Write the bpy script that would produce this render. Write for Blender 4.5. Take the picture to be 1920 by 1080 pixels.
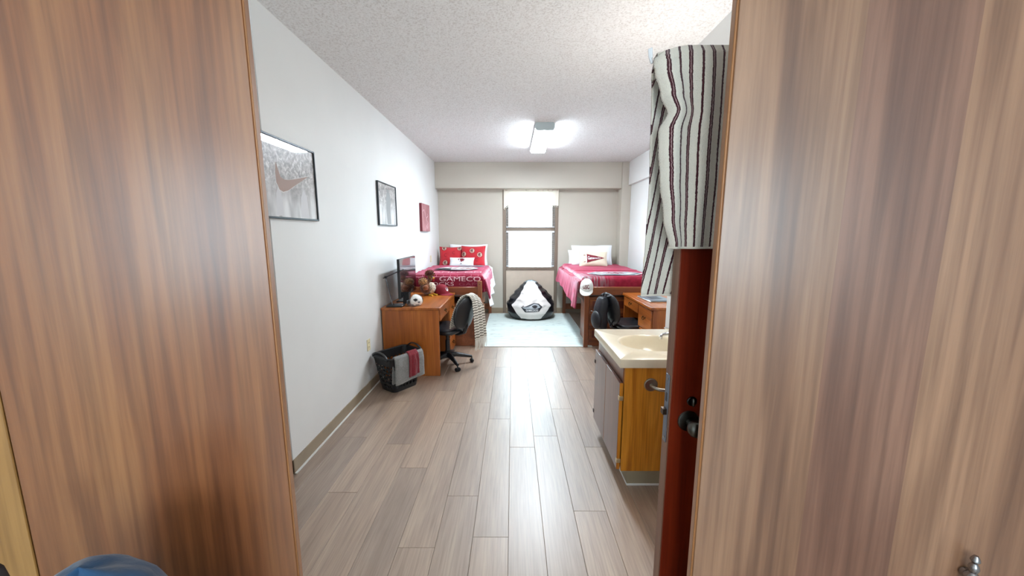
import bpy, bmesh, math, random
from mathutils import Vector, Matrix, noise as mnoise
random.seed(7)
R = math.radians
PI = math.pi
for o in list(bpy.data.objects):
    bpy.data.objects.remove(o)
S = bpy.context.scene
C = S.collection

# ---------------------------------------------------------------- camera
cd = bpy.data.cameras.new('camera')
cam = bpy.data.objects.new('camera', cd)
C.objects.link(cam)
cd.sensor_width = 36.0
cd.lens = 688 / 1920 * 36
cd.clip_start = 0.02
cam.location = (0, 0, 1.55)
cam.rotation_euler = (R(90 - 8.44), 0, R(0.12))
S.camera = cam

# ---------------------------------------------------------------- world, window light, exposure
wd = bpy.data.worlds.new('overcast_sky')
S.world = wd
wd.use_nodes = True
bg = wd.node_tree.nodes['Background']
bg.inputs[0].default_value = (0.70, 0.89, 1.0, 1)
bg.inputs[1].default_value = 18.0
vs = S.view_settings
vs.view_transform = 'Standard'
vs.look = 'None'
vs.gamma = 1.0
vs.use_curve_mapping = False
vs.exposure = 0.5


def portal(name, loc, rot, sx, sy):
    l = bpy.data.lights.new(name, 'AREA')
    l.shape = 'RECTANGLE'
    l.size = sx
    l.size_y = sy
    l.cycles.is_portal = True
    o = bpy.data.objects.new(name, l)
    C.objects.link(o)
    o.location = loc
    o.rotation_euler = rot


portal('window_portal', (0.34, 7.36, 1.62), (R(-90), 0, 0), 1.1, 1.6)
portal('hall_window_portal', (-0.1, -3.32, 1.6), (R(90), 0, 0), 2.3, 1.4)


# ---------------------------------------------------------------- materials
def lin(c):
    out = []
    for v in c[:3]:
        v = v / 255.0
        out.append(v / 12.92 if v <= 0.04045 else ((v + 0.055) / 1.055) ** 2.4)
    return (out[0], out[1], out[2], 1.0)


MATS = {}


class NT:
    """small helper round a material's node tree"""
    def __init__(s, name):
        s.m = bpy.data.materials.new(name)
        s.m.use_nodes = True
        s.t = s.m.node_tree
        s.b = s.t.nodes['Principled BSDF']
        s.out = s.t.nodes['Material Output']

    def n(s, kind, **kw):
        nd = s.t.nodes.new(kind)
        for k, v in kw.items():
            if k.startswith('_'):
                setattr(nd, k[1:], v)
            else:
                nd.inputs[k.replace('__', ' ')].default_value = v
        return nd

    def l(s, a, b):
        s.t.links.new(a, b)

    def coord(s, scale=(1, 1, 1), kind='Object', rot=(0, 0, 0), loc=None):
        tc = s.n('ShaderNodeTexCoord')
        mp = s.n('ShaderNodeMapping')
        mp.inputs['Scale'].default_value = scale
        mp.inputs['Rotation'].default_value = rot
        if loc:
            mp.inputs['Location'].default_value = loc
        s.l(tc.outputs[kind], mp.inputs[0])
        return mp

    def ramp(s, fac, stops):
        r = s.n('ShaderNodeValToRGB')
        e = r.color_ramp.elements
        while len(e) < len(stops):
            e.new(0.5)
        for i, (p, col) in enumerate(stops):
            e[i].position = p
            e[i].color = lin(col) if len(col) == 3 else col
        s.l(fac, r.inputs[0])
        return r

    def mix(s, fac, a, b, blend='MIX'):
        m = s.n('ShaderNodeMix', _data_type='RGBA', _blend_type=blend)
        for i, v in ((0, fac), (6, a), (7, b)):
            if isinstance(v, (int, float)):
                m.inputs[i].default_value = v
            elif isinstance(v, tuple):
                m.inputs[i].default_value = lin(v)
            else:
                s.l(v, m.inputs[i])
        return m.outputs[2]

    def bump(s, h, strength=0.2, dist=0.01):
        b = s.n('ShaderNodeBump', Strength=strength, Distance=dist)
        s.l(h, b.inputs['Height'])
        s.l(b.outputs[0], s.b.inputs['Normal'])


def pm(name, col, rough=0.5, metal=0.0, coat=0.0, bump=None, vary=0.0, sheen=0.0, spec=None, vs_=6.0):
    """plain principled with an optional noise tone and noise bump"""
    if name in MATS:
        return MATS[name]
    t = NT(name)
    t.b.inputs['Base Color'].default_value = lin(col)
    t.b.inputs['Roughness'].default_value = rough
    t.b.inputs['Metallic'].default_value = metal
    t.b.inputs['Coat Weight'].default_value = coat
    t.b.inputs['Coat Roughness'].default_value = 0.15
    if sheen:
        t.b.inputs['Sheen Weight'].default_value = sheen
    if spec is not None:
        t.b.inputs['Specular IOR Level'].default_value = spec
    if vary:
        mp = t.coord()
        ns = t.n('ShaderNodeTexNoise', Scale=vs_, Detail=4.0)
        t.l(mp.outputs[0], ns.inputs['Vector'])
        lo = tuple(max(0, v * (1 - vary)) for v in col)
        hi = tuple(min(255, v * (1 + vary)) for v in col)
        r = t.ramp(ns.outputs['Fac'], [(0.3, lo), (0.7, hi)])
        t.l(r.outputs[0], t.b.inputs['Base Color'])
    if bump:
        sc, st, di = bump
        mp = t.coord()
        ns = t.n('ShaderNodeTexNoise', Scale=sc, Detail=3.0)
        t.l(mp.outputs[0], ns.inputs['Vector'])
        t.bump(ns.outputs['Fac'], st, di)
    MATS[name] = t.m
    return t.m


def wood(name, dark, mid, light, axis='z', rough=0.35, coat=0.0, scale=1.0, contrast=1.0, figure=0.5, coat_rough=0.2, pores=0.45, strips=None):
    """veneer: long streaks along one axis, fine pores, broad figure"""
    if name in MATS:
        return MATS[name]
    t = NT(name)
    def sc(a, b):
        return {'x': (b, a, a), 'y': (a, b, a), 'z': (a, a, b)}[axis]
    m1 = t.coord(sc(7 * scale, 0.55 * scale))
    n1 = t.n('ShaderNodeTexNoise', Scale=1.0, Detail=5.0, Roughness=0.55, Distortion=0.9)
    t.l(m1.outputs[0], n1.inputs['Vector'])
    m2 = t.coord(sc(90 * scale, 2.5 * scale))
    n2 = t.n('ShaderNodeTexNoise', Scale=1.0, Detail=3.0)
    t.l(m2.outputs[0], n2.inputs['Vector'])
    m3 = t.coord(sc(2.6 * scale, 0.35 * scale))
    n3 = t.n('ShaderNodeTexNoise', Scale=1.0, Detail=2.0, Distortion=1.6)
    t.l(m3.outputs[0], n3.inputs['Vector'])
    w = t.n('ShaderNodeMath', _operation='MULTIPLY')
    t.l(n3.outputs['Fac'], w.inputs[0])
    w.inputs[1].default_value = 26.0
    sn = t.n('ShaderNodeMath', _operation='SINE')
    t.l(w.outputs[0], sn.inputs[0])
    sm = t.n('ShaderNodeMath', _operation='MULTIPLY_ADD')
    t.l(sn.outputs[0], sm.inputs[0])
    sm.inputs[1].default_value = 0.075 * figure
    t.l(n1.outputs['Fac'], sm.inputs[2])
    r = t.ramp(sm.outputs[0], [(0.5 - 0.2 / contrast, dark), (0.5, mid), (0.5 + 0.2 / contrast, light)])
    r2 = t.ramp(n2.outputs['Fac'], [(0.35, (190, 180, 175)), (0.6, (255, 255, 255))])
    colr = t.mix(pores, r.outputs[0], r2.outputs[0], 'MULTIPLY')
    if pores > 0.5:
        m4 = t.coord(sc(34, 1.1))
        n4 = t.n('ShaderNodeTexNoise', Scale=1.0, Detail=4.0, Roughness=0.7, Distortion=0.8)
        t.l(m4.outputs[0], n4.inputs['Vector'])
        r4 = t.ramp(n4.outputs['Fac'], [(0.36, (196, 186, 182)), (0.55, (255, 255, 255))])
        colr = t.mix(0.4, colr, r4.outputs[0], 'MULTIPLY')
    if strips:
        # veneer flitches of different tone side by side
        mx_ = t.coord()
        sx_ = t.n('ShaderNodeSeparateXYZ')
        t.l(mx_.outputs[0], sx_.inputs[0])
        rs = t.ramp(sx_.outputs[0], strips)
        rs.color_ramp.interpolation = 'CONSTANT'
        colr = t.mix(1.0, colr, rs.outputs[0], 'MULTIPLY')
    t.l(colr, t.b.inputs['Base Color'])
    t.b.inputs['Roughness'].default_value = rough
    t.b.inputs['Coat Weight'].default_value = coat
    t.b.inputs['Coat Roughness'].default_value = coat_rough
    t.bump(n2.outputs['Fac'], 0.06, 0.002)
    MATS[name] = t.m
    return t.m


def emis(name, col, strength):
    t = NT(name)
    t.b.inputs['Base Color'].default_value = lin((240, 245, 250))
    t.b.inputs['Emission Color'].default_value = lin(col)
    t.b.inputs['Emission Strength'].default_value = strength
    return t.m


def glass_mat(name, tint=(1, 1, 1), rough=0.02, ior=1.45):
    t = NT(name)
    tr = t.n('ShaderNodeBsdfTransparent')
    tr.inputs[0].default_value = (*tint, 1)
    gl = t.n('ShaderNodeBsdfGlossy', Roughness=rough)
    ge = t.n('ShaderNodeNewGeometry')
    dt = t.n('ShaderNodeVectorMath', _operation='DOT_PRODUCT')
    t.l(ge.outputs['Incoming'], dt.inputs[0])
    t.l(ge.outputs['Normal'], dt.inputs[1])
    ab = t.n('ShaderNodeMath', _operation='ABSOLUTE')
    t.l(dt.outputs['Value'], ab.inputs[0])
    om = t.n('ShaderNodeMath', _operation='SUBTRACT')
    om.inputs[0].default_value = 1.0
    t.l(ab.outputs[0], om.inputs[1])
    pw = t.n('ShaderNodeMath', _operation='POWER')
    t.l(om.outputs[0], pw.inputs[0])
    pw.inputs[1].default_value = 5.0
    f0 = ((ior - 1) / (ior + 1)) ** 2
    fr = t.n('ShaderNodeMath', _operation='MULTIPLY_ADD')
    t.l(pw.outputs[0], fr.inputs[0])
    fr.inputs[1].default_value = 1 - f0
    fr.inputs[2].default_value = f0
    mx = t.n('ShaderNodeMixShader')
    t.l(fr.outputs[0], mx.inputs[0])
    t.l(tr.outputs[0], mx.inputs[1])
    t.l(gl.outputs[0], mx.inputs[2])
    t.l(mx.outputs[0], t.out.inputs[0])
    return t.m


# ---------------------------------------------------------------- mesh helpers
class B:
    def __init__(s):
        s.v = []
        s.f = []
        s.uv = None

    def box(s, x0, x1, y0, y1, z0, z1, c=0.0, M=None):
        b = len(s.v)
        lo = (x0, y0, z0)
        hi = (x1, y1, z1)
        if c <= 0:
            vs_ = [((x0, x1)[i & 1], (y0, y1)[(i >> 1) & 1], (z0, z1)[(i >> 2) & 1]) for i in range(8)]
            fs = [(0, 2, 3, 1), (4, 5, 7, 6), (0, 1, 5, 4), (2, 6, 7, 3), (0, 4, 6, 2), (1, 3, 7, 5)]
        else:
            c = min(c, (x1 - x0) * .49, (y1 - y0) * .49, (z1 - z0) * .49)
            vs_ = []
            idx = {}
            for i in range(8):
                s3 = [(i >> k) & 1 for k in range(3)]
                base = [hi[k] if s3[k] else lo[k] for k in range(3)]
                for a in range(3):
                    p = list(base)
                    for k in range(3):
                        if k != a:
                            p[k] += -c if s3[k] else c
                    idx[(i, a)] = len(vs_)
                    vs_.append(tuple(p))
            fs = []
            for a in range(3):
                u, w = (a + 1) % 3, (a + 2) % 3
                for sd in (0, 1):
                    q = [sd << a, (sd << a) | (1 << u), (sd << a) | (1 << u) | (1 << w), (sd << a) | (1 << w)]
                    f = [idx[(i, a)] for i in q]
                    fs.append(tuple(f if sd else f[::-1]))
            for a in range(3):
                u, w = (a + 1) % 3, (a + 2) % 3
                for su in (0, 1):
                    for sw in (0, 1):
                        i0 = (su << u) | (sw << w)
                        i1 = i0 | (1 << a)
                        f = [idx[(i0, u)], idx[(i1, u)], idx[(i1, w)], idx[(i0, w)]]
                        fs.append(tuple(f if su == sw else f[::-1]))
            for i in range(8):
                f = [idx[(i, 0)], idx[(i, 1)], idx[(i, 2)]]
                fs.append(tuple(f if (bin(i).count('1') % 2) else f[::-1]))
        if M is not None:
            vs_ = [tuple(M @ Vector(p)) for p in vs_]
        s.v += vs_
        s.f += [tuple(i + b for i in f) for f in fs]
        return s

    def grid(s, fn, nu, nv, cu=False, cv=False, flip=False):
        b = len(s.v)
        mu = nu if cu else nu + 1
        mv = nv if cv else nv + 1
        for j in range(mv):
            for i in range(mu):
                s.v.append(tuple(fn(i / nu, j / nv)))
        for j in range(nv):
            for i in range(nu):
                i2 = (i + 1) % mu
                j2 = (j + 1) % mv
                f = (b + j * mu + i, b + j * mu + i2, b + j2 * mu + i2, b + j2 * mu + i)
                s.f.append(f[::-1] if flip else f)
        return s

    def tube(s, path, r, n=10, caps=True, flat=1.0):
        pts = [Vector(p) for p in path]
        rs = r if isinstance(r, (list, tuple)) else [r] * len(pts)
        b = len(s.v)
        up = None
        for k, p in enumerate(pts):
            t = (pts[min(k + 1, len(pts) - 1)] - pts[max(k - 1, 0)]).normalized()
            if up is None:
                a = Vector((0, 0, 1)) if abs(t.z) < .9 else Vector((1, 0, 0))
                up = (a - t * a.dot(t)).normalized()
            else:
                up = (up - t * up.dot(t)).normalized()
            sd = t.cross(up)
            for i in range(n):
                a = 2 * PI * i / n
                s.v.append(tuple(p + (sd * math.cos(a) + up * math.sin(a) * flat) * rs[k]))
        for k in range(len(pts) - 1):
            for i in range(n):
                i2 = (i + 1) % n
                s.f.append((b + k * n + i, b + k * n + i2, b + (k + 1) * n + i2, b + (k + 1) * n + i))
        if caps:
            s.f.append(tuple(b + i for i in range(n))[::-1])
            e = b + (len(pts) - 1) * n
            s.f.append(tuple(e + i for i in range(n)))
        return s

    def lathe(s, prof, n=24, c=(0, 0, 0), axis='z', sx=1, sy=1):
        b = len(s.v)
        for (r, h) in prof:
            for i in range(n):
                a = 2 * PI * i / n
                p = (r * math.cos(a) * sx, r * math.sin(a) * sy, h)
                if axis == 'y':
                    p = (p[0], h, -p[1])
                elif axis == 'x':
                    p = (h, p[0], p[1])
                s.v.append((p[0] + c[0], p[1] + c[1], p[2] + c[2]))
        for k in range(len(prof) - 1):
            for i in range(n):
                i2 = (i + 1) % n
                s.f.append((b + k * n + i, b + k * n + i2, b + (k + 1) * n + i2, b + (k + 1) * n + i))
        if prof[0][0] > 1e-5:
            s.f.append(tuple(b + i for i in range(n))[::-1])
        if prof[-1][0] > 1e-5:
            e = b + (len(prof) - 1) * n
            s.f.append(tuple(e + i for i in range(n)))
        return s

    def ell(s, c, r, nu=20, nv=12, fn=None):
        def g(u, v):
            a = 2 * PI * u
            b = PI * (v - .5)
            d = Vector((math.cos(b) * math.cos(a), math.cos(b) * math.sin(a), math.sin(b)))
            k = fn(d) if fn else 1
            return (c[0] + r[0] * d.x * k, c[1] + r[1] * d.y * k, c[2] + r[2] * d.z * k)
        return s.grid(g, nu, nv, cu=True)

    def prism(s, pts, y0, y1, M=None):
        """polygon in local x,z extruded in y"""
        b = len(s.v)
        n = len(pts)
        vv = [(p[0], y0, p[1]) for p in pts] + [(p[0], y1, p[1]) for p in pts]
        if M is not None:
            vv = [tuple(M @ Vector(p)) for p in vv]
        s.v += vv
        s.f.append(tuple(b + i for i in range(n)))
        s.f.append(tuple(b + n + i for i in range(n))[::-1])
        for i in range(n):
            j = (i + 1) % n
            s.f.append((b + i, b + n + i, b + n + j, b + j))
        return s

    def build(s, name, mat=None, parent=None, smooth=True, angle=38, uv=None, solid=0, sub=0, fix=True):
        me = bpy.data.meshes.new(name)
        me.from_pydata(s.v, [], s.f)
        if fix:
            bm = bmesh.new()
            bm.from_mesh(me)
            bmesh.ops.recalc_face_normals(bm, faces=bm.faces)
            bm.to_mesh(me)
            bm.free()
        if smooth:
            for p in me.polygons:
                p.use_smooth = True
            me.set_sharp_from_angle(angle=R(angle))
        if uv:
            lay = me.uv_layers.new(name='UVMap')
            for lp in me.loops:
                lay.data[lp.index].uv = uv[lp.vertex_index]
        if mat:
            me.materials.append(mat)
        o = bpy.data.objects.new(name, me)
        C.objects.link(o)
        if parent:
            o.parent = parent
        if solid:
            md = o.modifiers.new('thickness', 'SOLIDIFY')
            md.thickness = solid
            md.offset = 0
        if sub:
            md = o.modifiers.new('smooth', 'SUBSURF')
            md.levels = sub
            md.render_levels = sub
        return o


def tag(o, label, cat=None, group=None, kind=None):
    o['label'] = label
    if cat:
        o['category'] = cat
    if group:
        o['group'] = group
    if kind:
        o['kind'] = kind
    return o


def thing(name, label, cat, loc=(0, 0, 0), rz=0.0, group=None, rx=0.0, ry=0.0):
    o = bpy.data.objects.new(name, None)
    C.objects.link(o)
    o.empty_display_size = 0.1
    o.location = loc
    o.rotation_euler = (rx, ry, rz)
    return tag(o, label, cat, group)


def struct(name, label, b, m, parent=None, smooth=True):
    o = b.build(name, m, parent, smooth)
    if parent is None:
        tag(o, label, kind='structure')
    return o


def sroot(name, label, loc=(0, 0, 0), rz=0.0):
    o = bpy.data.objects.new(name, None)
    C.objects.link(o)
    o.location = loc
    o.rotation_euler = (0, 0, rz)
    return tag(o, label, kind='structure')


def text(body, name, mat, parent, fn, size=1.0, extr=0.0, bold=0.0, width=None):
    """lettering as real mesh; fn maps (x, y) of the centred text to a local point"""
    cu = bpy.data.curves.new(name, 'FONT')
    cu.body = body
    cu.size = size
    cu.align_x = 'CENTER'
    cu.align_y = 'CENTER'
    cu.offset = bold
    cu.resolution_u = 3
    to = bpy.data.objects.new(name + '_tmp', cu)
    C.objects.link(to)
    bpy.context.view_layer.update()
    me = to.to_mesh()
    vv = [v.co.copy() for v in me.vertices]
    ff = [tuple(p.vertices) for p in me.polygons]
    to.to_mesh_clear()
    bpy.data.objects.remove(to)
    bpy.data.curves.remove(cu)
    k = 1.0
    if width:
        xs = [v.x for v in vv]
        k = width / (max(xs) - min(xs))
    b = B()
    b.v = [tuple(fn(v.x * k, v.y)) for v in vv]
    b.f = ff
    return b.build(name, mat, parent, smooth=False, fix=False)


def decal(polys, name, mat, parent, fn, fine=0.03):
    """flat print: polygons in (x, y), cut fine enough to follow the surface fn maps them on"""
    b = B()
    for pts in polys:
        bm = bmesh.new()
        bm.faces.new([bm.verts.new((x, y, 0)) for x, y in pts])
        bmesh.ops.triangulate(bm, faces=bm.faces[:])
        for _ in range(4):
            lg = [e for e in bm.edges if e.calc_length() > fine]
            if not lg:
                break
            bmesh.ops.subdivide_edges(bm, edges=lg, cuts=1)
            bmesh.ops.triangulate(bm, faces=bm.faces[:])
        bm.verts.index_update()
        i0 = len(b.v)
        b.v += [tuple(fn(v.co.x, v.co.y)) for v in bm.verts]
        b.f += [tuple(i0 + v.index for v in f.verts) for f in bm.faces]
        bm.free()
    return b.build(name, mat, parent, smooth=False, fix=False)


def disc(cx, cy, r, n=20, ry=None):
    ry = ry or r
    return [(cx + r * math.cos(2 * PI * i / n), cy + ry * math.sin(2 * PI * i / n)) for i in range(n)]


def lerp(a, b, t):
    return a + (b - a) * t


def interp(x, pts):
    if x <= pts[0][0]:
        return pts[0][1]
    for (x0, y0), (x1, y1) in zip(pts, pts[1:]):
        if x <= x1:
            t = (x - x0) / (x1 - x0)
            return y0 + (y1 - y0) * t
    return pts[-1][1]


def sinterp(x, pts):
    if x <= pts[0][0]:
        return pts[0][1]
    for (x0, y0), (x1, y1) in zip(pts, pts[1:]):
        if x <= x1:
            t = (x - x0) / (x1 - x0)
            t = t * t * (3 - 2 * t)
            return y0 + (y1 - y0) * t
    return pts[-1][1]


def nz(x, y, z=0.0):
    return mnoise.noise(Vector((x, y, z)))


# ---------------------------------------------------------------- shared materials
WHITE_WALL = pm('white_wall_paint', (226, 226, 224), 0.55, bump=(160, 0.05, 0.002), vary=0.012, vs_=1.5)
BEIGE_WALL = pm('beige_wall_paint', (196, 189, 176), 0.5, bump=(140, 0.05, 0.002), vary=0.015, vs_=1.5)
BASE = pm('taupe_vinyl_base', (150, 134, 112), 0.45, vary=0.04)
CAULK = pm('white_caulk_edge', (222, 222, 218), 0.5)
BRONZE = pm('bronze_window_frame', (128, 112, 98), 0.4, metal=0.25)
OAKX = wood('honey_wood_x', (134, 68, 18), (174, 96, 34), (196, 118, 50), 'x', 0.36, 0.15, figure=0.5)
OAKY = wood('honey_wood_y', (134, 68, 18), (174, 96, 34), (196, 118, 50), 'y', 0.36, 0.15, figure=0.5)
OAKZ = wood('honey_wood_z', (134, 68, 18), (174, 96, 34), (196, 118, 50), 'z', 0.36, 0.15, figure=0.5)
BEDX = wood('chestnut_wood_x', (104, 52, 24), (138, 76, 40), (158, 92, 54), 'x', 0.38, 0.1, figure=0.3)
BEDY = wood('chestnut_wood_y', (104, 52, 24), (138, 76, 40), (158, 92, 54), 'y', 0.38, 0.1, figure=0.3)
BEDZ = wood('chestnut_wood_z', (104, 52, 24), (138, 76, 40), (158, 92, 54), 'z', 0.38, 0.1, figure=0.3)
DARKW = wood('dark_panel_wood', (72, 26, 14), (98, 38, 20), (116, 50, 28), 'x', 0.4, 0.1, figure=0.3)
CHROME = pm('chrome', (220, 222, 225), 0.12, metal=1.0)
STEEL = pm('satin_nickel', (170, 166, 156), 0.32, metal=1.0)
DKMETAL = pm('dark_pewter', (96, 96, 92), 0.28, metal=1.0)
BRASSD = pm('antique_brass', (82, 72, 56), 0.35, metal=1.0)
BLACKP = pm('black_plastic', (24, 25, 28), 0.42, bump=(300, 0.05, 0.001))
BLACKL = pm('black_leatherette', (20, 22, 27), 0.38, bump=(220, 0.12, 0.002), spec=0.6)
WHITEC = pm('white_cotton', (236, 238, 242), 0.8, sheen=0.2, bump=(260, 0.12, 0.002))
CREAMP = pm('cream_print', (226, 216, 196), 0.8)
MAROONP = pm('maroon_print', (122, 24, 42), 0.75)
BLACKPR = pm('black_print', (30, 30, 34), 0.7)
GREYPR = pm('grey_print', (122, 126, 132), 0.7)
WHITEPR = pm('white_print', (236, 236, 238), 0.7)
PINKPR = pm('pink_print', (226, 188, 194), 0.7)

# ---------------------------------------------------------------- the room shell
LW, RW, YB, CZ = -1.42, 2.15, 7.13, 2.83
# floor: a slab, and every plank its own piece with a recessed joint
t = NT('floor_underlay')
t.b.inputs['Base Color'].default_value = lin((74, 64, 56))
t.b.inputs['Roughness'].default_value = 0.7
floor = struct('floor', 'greyish brown wood-look plank floor of the room',
               B().box(-1.6, 2.3, -3.3, 7.3, -0.06, -0.006), t.m)
t = NT('vinyl_plank')
oi = t.n('ShaderNodeObjectInfo')
tc = t.n('ShaderNodeTexCoord')
off = t.n('ShaderNodeVectorMath', _operation='MULTIPLY_ADD')
cmb = t.n('ShaderNodeCombineXYZ')
t.l(oi.outputs['Random'], cmb.inputs[0])
t.l(oi.outputs['Random'], cmb.inputs[1])
t.l(cmb.outputs[0], off.inputs[0])
off.inputs[1].default_value = (37, 91, 0)
t.l(tc.outputs['Object'], off.inputs[2])
mp = t.n('ShaderNodeMapping')
mp.inputs['Scale'].default_value = (9, 0.8, 9)
t.l(off.outputs[0], mp.inputs[0])
n1 = t.n('ShaderNodeTexNoise', Scale=1.0, Detail=5.0, Roughness=0.6, Distortion=1.2)
t.l(mp.outputs[0], n1.inputs['Vector'])
mp2 = t.n('ShaderNodeMapping')
mp2.inputs['Scale'].default_value = (120, 3.5, 120)
t.l(off.outputs[0], mp2.inputs[0])
n2 = t.n('ShaderNodeTexNoise', Scale=1.0, Detail=3.0)
t.l(mp2.outputs[0], n2.inputs['Vector'])
r1 = t.ramp(n1.outputs['Fac'], [(0.28, (152, 127, 108)), (0.5, (170, 146, 126)), (0.72, (184, 162, 141))])
r2 = t.ramp(n2.outputs['Fac'], [(0.3, (196, 190, 184)), (0.6, (255, 255, 255))])
r3 = t.ramp(oi.outputs['Random'], [(0.0, (226, 225, 226)), (1.0, (255, 252, 248))])
cl = t.mix(0.6, r1.outputs[0], r2.outputs[0], 'MULTIPLY')
cl = t.mix(1.0, cl, r3.outputs[0], 'MULTIPLY')
t.l(cl, t.b.inputs['Base Color'])
t.b.inputs['Roughness'].default_value = 0.46
t.b.inputs['Specular IOR Level'].default_value = 1.0
t.b.inputs['Coat Weight'].default_value = 1.0
t.b.inputs['Coat Roughness'].default_value = 0.36
t.bump(n2.outputs['Fac'], 0.12, 0.002)
PLANK = t.m
PW, PL = 0.1835, 1.22
pmesh = B().box(0.0006, PW - 0.0006, 0.0006, PL - 0.0006, -0.006, 0.0, 0.0012)
p0 = None
starts = {-2: 1.985, -1: 1.685, 1: 1.42, 0: 2.49, 2: 1.866, 3: 2.494, 4: 1.3, -3: 1.62, -4: 2.25}
for k in range(-8, 12):
    x = -0.0225 + PW * k
    ph = starts.get(k, random.uniform(0, PL)) % PL
    y = ph - PL * math.ceil((ph + 3.25) / PL - 0.001)
    while y < 7.12:
        if y > -3.3 and not (x > 1.3 and y + PL < 2.9) and x + PW < 2.3:
            if p0 is None:
                p0 = pmesh.build('plank', PLANK, floor, smooth=False)
                o = p0
            else:
                o = p0.copy()
                C.objects.link(o)
                o.parent = floor
            o.location = (x, y, 0)
        y += PL

# ceiling with sprayed texture
t = NT('sprayed_ceiling')
mp = t.coord()
n1 = t.n('ShaderNodeTexNoise', Scale=85.0, Detail=3.0, Roughness=0.65)
t.l(mp.outputs[0], n1.inputs['Vector'])
v1 = t.n('ShaderNodeTexVoronoi', Scale=70.0)
t.l(mp.outputs[0], v1.inputs['Vector'])
r = t.ramp(n1.outputs['Fac'], [(0.34, (208, 203, 200)), (0.48, (230, 228, 227)), (0.7, (238, 237, 236))])
t.l(r.outputs[0], t.b.inputs['Base Color'])
t.b.inputs['Roughness'].default_value = 0.85
t.bump(n1.outputs['Fac'], 0.6, 0.008)
struct('ceiling', 'white sprayed-texture ceiling', B().box(-1.6, 2.3, -3.3, 7.3, CZ, CZ + 0.1), t.m)

struct('wall_left', 'long plain white wall on the left', B().box(LW - 0.15, LW, 2.18, 7.3, 0, CZ), WHITE_WALL)
struct('wall_left_near', 'white wall beside the left door, set slightly back', B().box(LW - 0.2, LW - 0.05, -3.3, 2.18, 0, CZ), WHITE_WALL)
struct('wall_right', 'white wall behind the right bed and desk', B().box(RW, RW + 0.15, 2.9, 7.3, 0, CZ), WHITE_WALL)
struct('wall_right_near', 'white wall behind the vanity', B().box(1.27, 1.39, -3.3, 2.98, 0, CZ), WHITE_WALL)
struct('wall_nook', 'white return wall beside the vanity', B().box(1.39, RW + .02, 2.86, 2.98, 0, CZ), WHITE_WALL)
WX0, WX1 = -0.192, 0.868
struct('wall_back_left', 'beige end wall left of the window', B().box(LW, WX0, YB, YB + 0.16, 0, 2.6), BEIGE_WALL)
struct('wall_back_right', 'beige end wall right of the window', B().box(WX1, RW, YB, YB + 0.16, 0, 2.6), BEIGE_WALL)
struct('trim_1', 'beige soffit boxed across the end wall above the window', B().box(LW, 1.985, 6.9, YB + 0.16, 2.37, CZ, 0.004), BEIGE_WALL)
struct('trim_2', 'beige pilaster in the far right corner', B().box(1.985, RW, 6.86, YB + 0.16, 0, CZ, 0.004), BEIGE_WALL)
struct('trim_3', 'white band boxed along the top of the right wall', B().box(2.10, RW, 2.98, 6.86, 2.42, CZ, 0.003), WHITE_WALL)
# wall behind the camera with the opposite room's window
struct('wall_behind_1', 'white wall behind the viewer, left of its window', B().box(-1.6, -1.25, -3.3, -3.15, 0, CZ), WHITE_WALL)
struct('wall_behind_2', 'white wall behind the viewer, right of its window', B().box(1.05, 1.3, -3.3, -3.15, 0, CZ), WHITE_WALL)
struct('wall_behind_3', 'white wall behind the viewer, below its window', B().box(-1.25, 1.05, -3.3, -3.15, 0, 0.9), WHITE_WALL)
struct('wall_behind_4', 'white wall behind the viewer, above its window', B().box(-1.25, 1.05, -3.3, -3.15, 2.3, CZ), WHITE_WALL)


def baseboard(name, label, x0, x1, y0, y1, h=0.1, edge=None):
    o = struct(name, label, B().box(x0, x1, y0, y1, 0, h, 0.003), BASE)
    if edge:
        B().box(*edge, 0, 0.012, 0.002).build('caulk_edge', CAULK, o)
    return o


baseboard('baseboard_left', 'taupe vinyl baseboard along the left wall with a white bottom edge', LW - .01, LW + 0.006, 2.18, YB, edge=(LW, LW + 0.016, 2.18, YB))
baseboard('baseboard_left_near', 'short taupe baseboard end beside the left door', LW - .06, LW - 0.042, 0.4, 2.17, edge=(LW - .05, LW - .034, 0.4, 2.17))
baseboard('baseboard_back_left', 'taupe baseboard on the end wall left of the window', LW, WX0, YB - 0.008, YB + .01)
baseboard('baseboard_back_right', 'taupe baseboard on the end wall right of the window', WX1, 1.985, YB - 0.008, YB + .01)
baseboard('baseboard_window', 'taupe baseboard under the window panel', WX0, WX1, YB - 0.004, YB + .04)
baseboard('baseboard_right', 'taupe baseboard along the right wall', RW - 0.008, RW + .01, 2.98, 6.86)
baseboard('baseboard_vanity', 'taupe baseboard end beside the vanity', 1.255, 1.28, 1.25, 2.1, 0.13, edge=(1.24, 1.275, 1.25, 2.098))

# ---------------------------------------------------------------- window
win = sroot('window_1', 'tall bronze-framed window with a beige panel below, filling the gap in the end wall', (0, YB, 0))
f = B()
f.box(WX0, WX0 + 0.062, -0.015, 0.12, 0.0, 2.37, 0.003).build('window_jamb', BRONZE, win)
B().box(WX1 - 0.062, WX1, -0.015, 0.12, 0.0, 2.37, 0.003).build('window_jamb', BRONZE, win)
B().box(WX0 + .062, WX1 - .062, 0.0, 0.12, 2.33, 2.37, 0.003).build('window_head', BRONZE, win)
B().box(WX0 + .062, WX1 - .062, -0.02, 0.12, 0.86, 0.905, 0.003).build('window_sill', BRONZE, win)
B().box(WX0 + .062, WX1 - .062, 0.04, 0.10, 1.57, 1.68, 0.003).build('meeting_rail', BRONZE, win)
for zz0, zz1 in ((0.905, 1.57), (1.68, 2.33)):
    for xx in (WX0 + .062, WX1 - .062 - .05):
        B().box(xx, xx + .05, 0.045, 0.085, zz0, zz1, 0.002).build('sash_stile', BRONZE, win)
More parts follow.
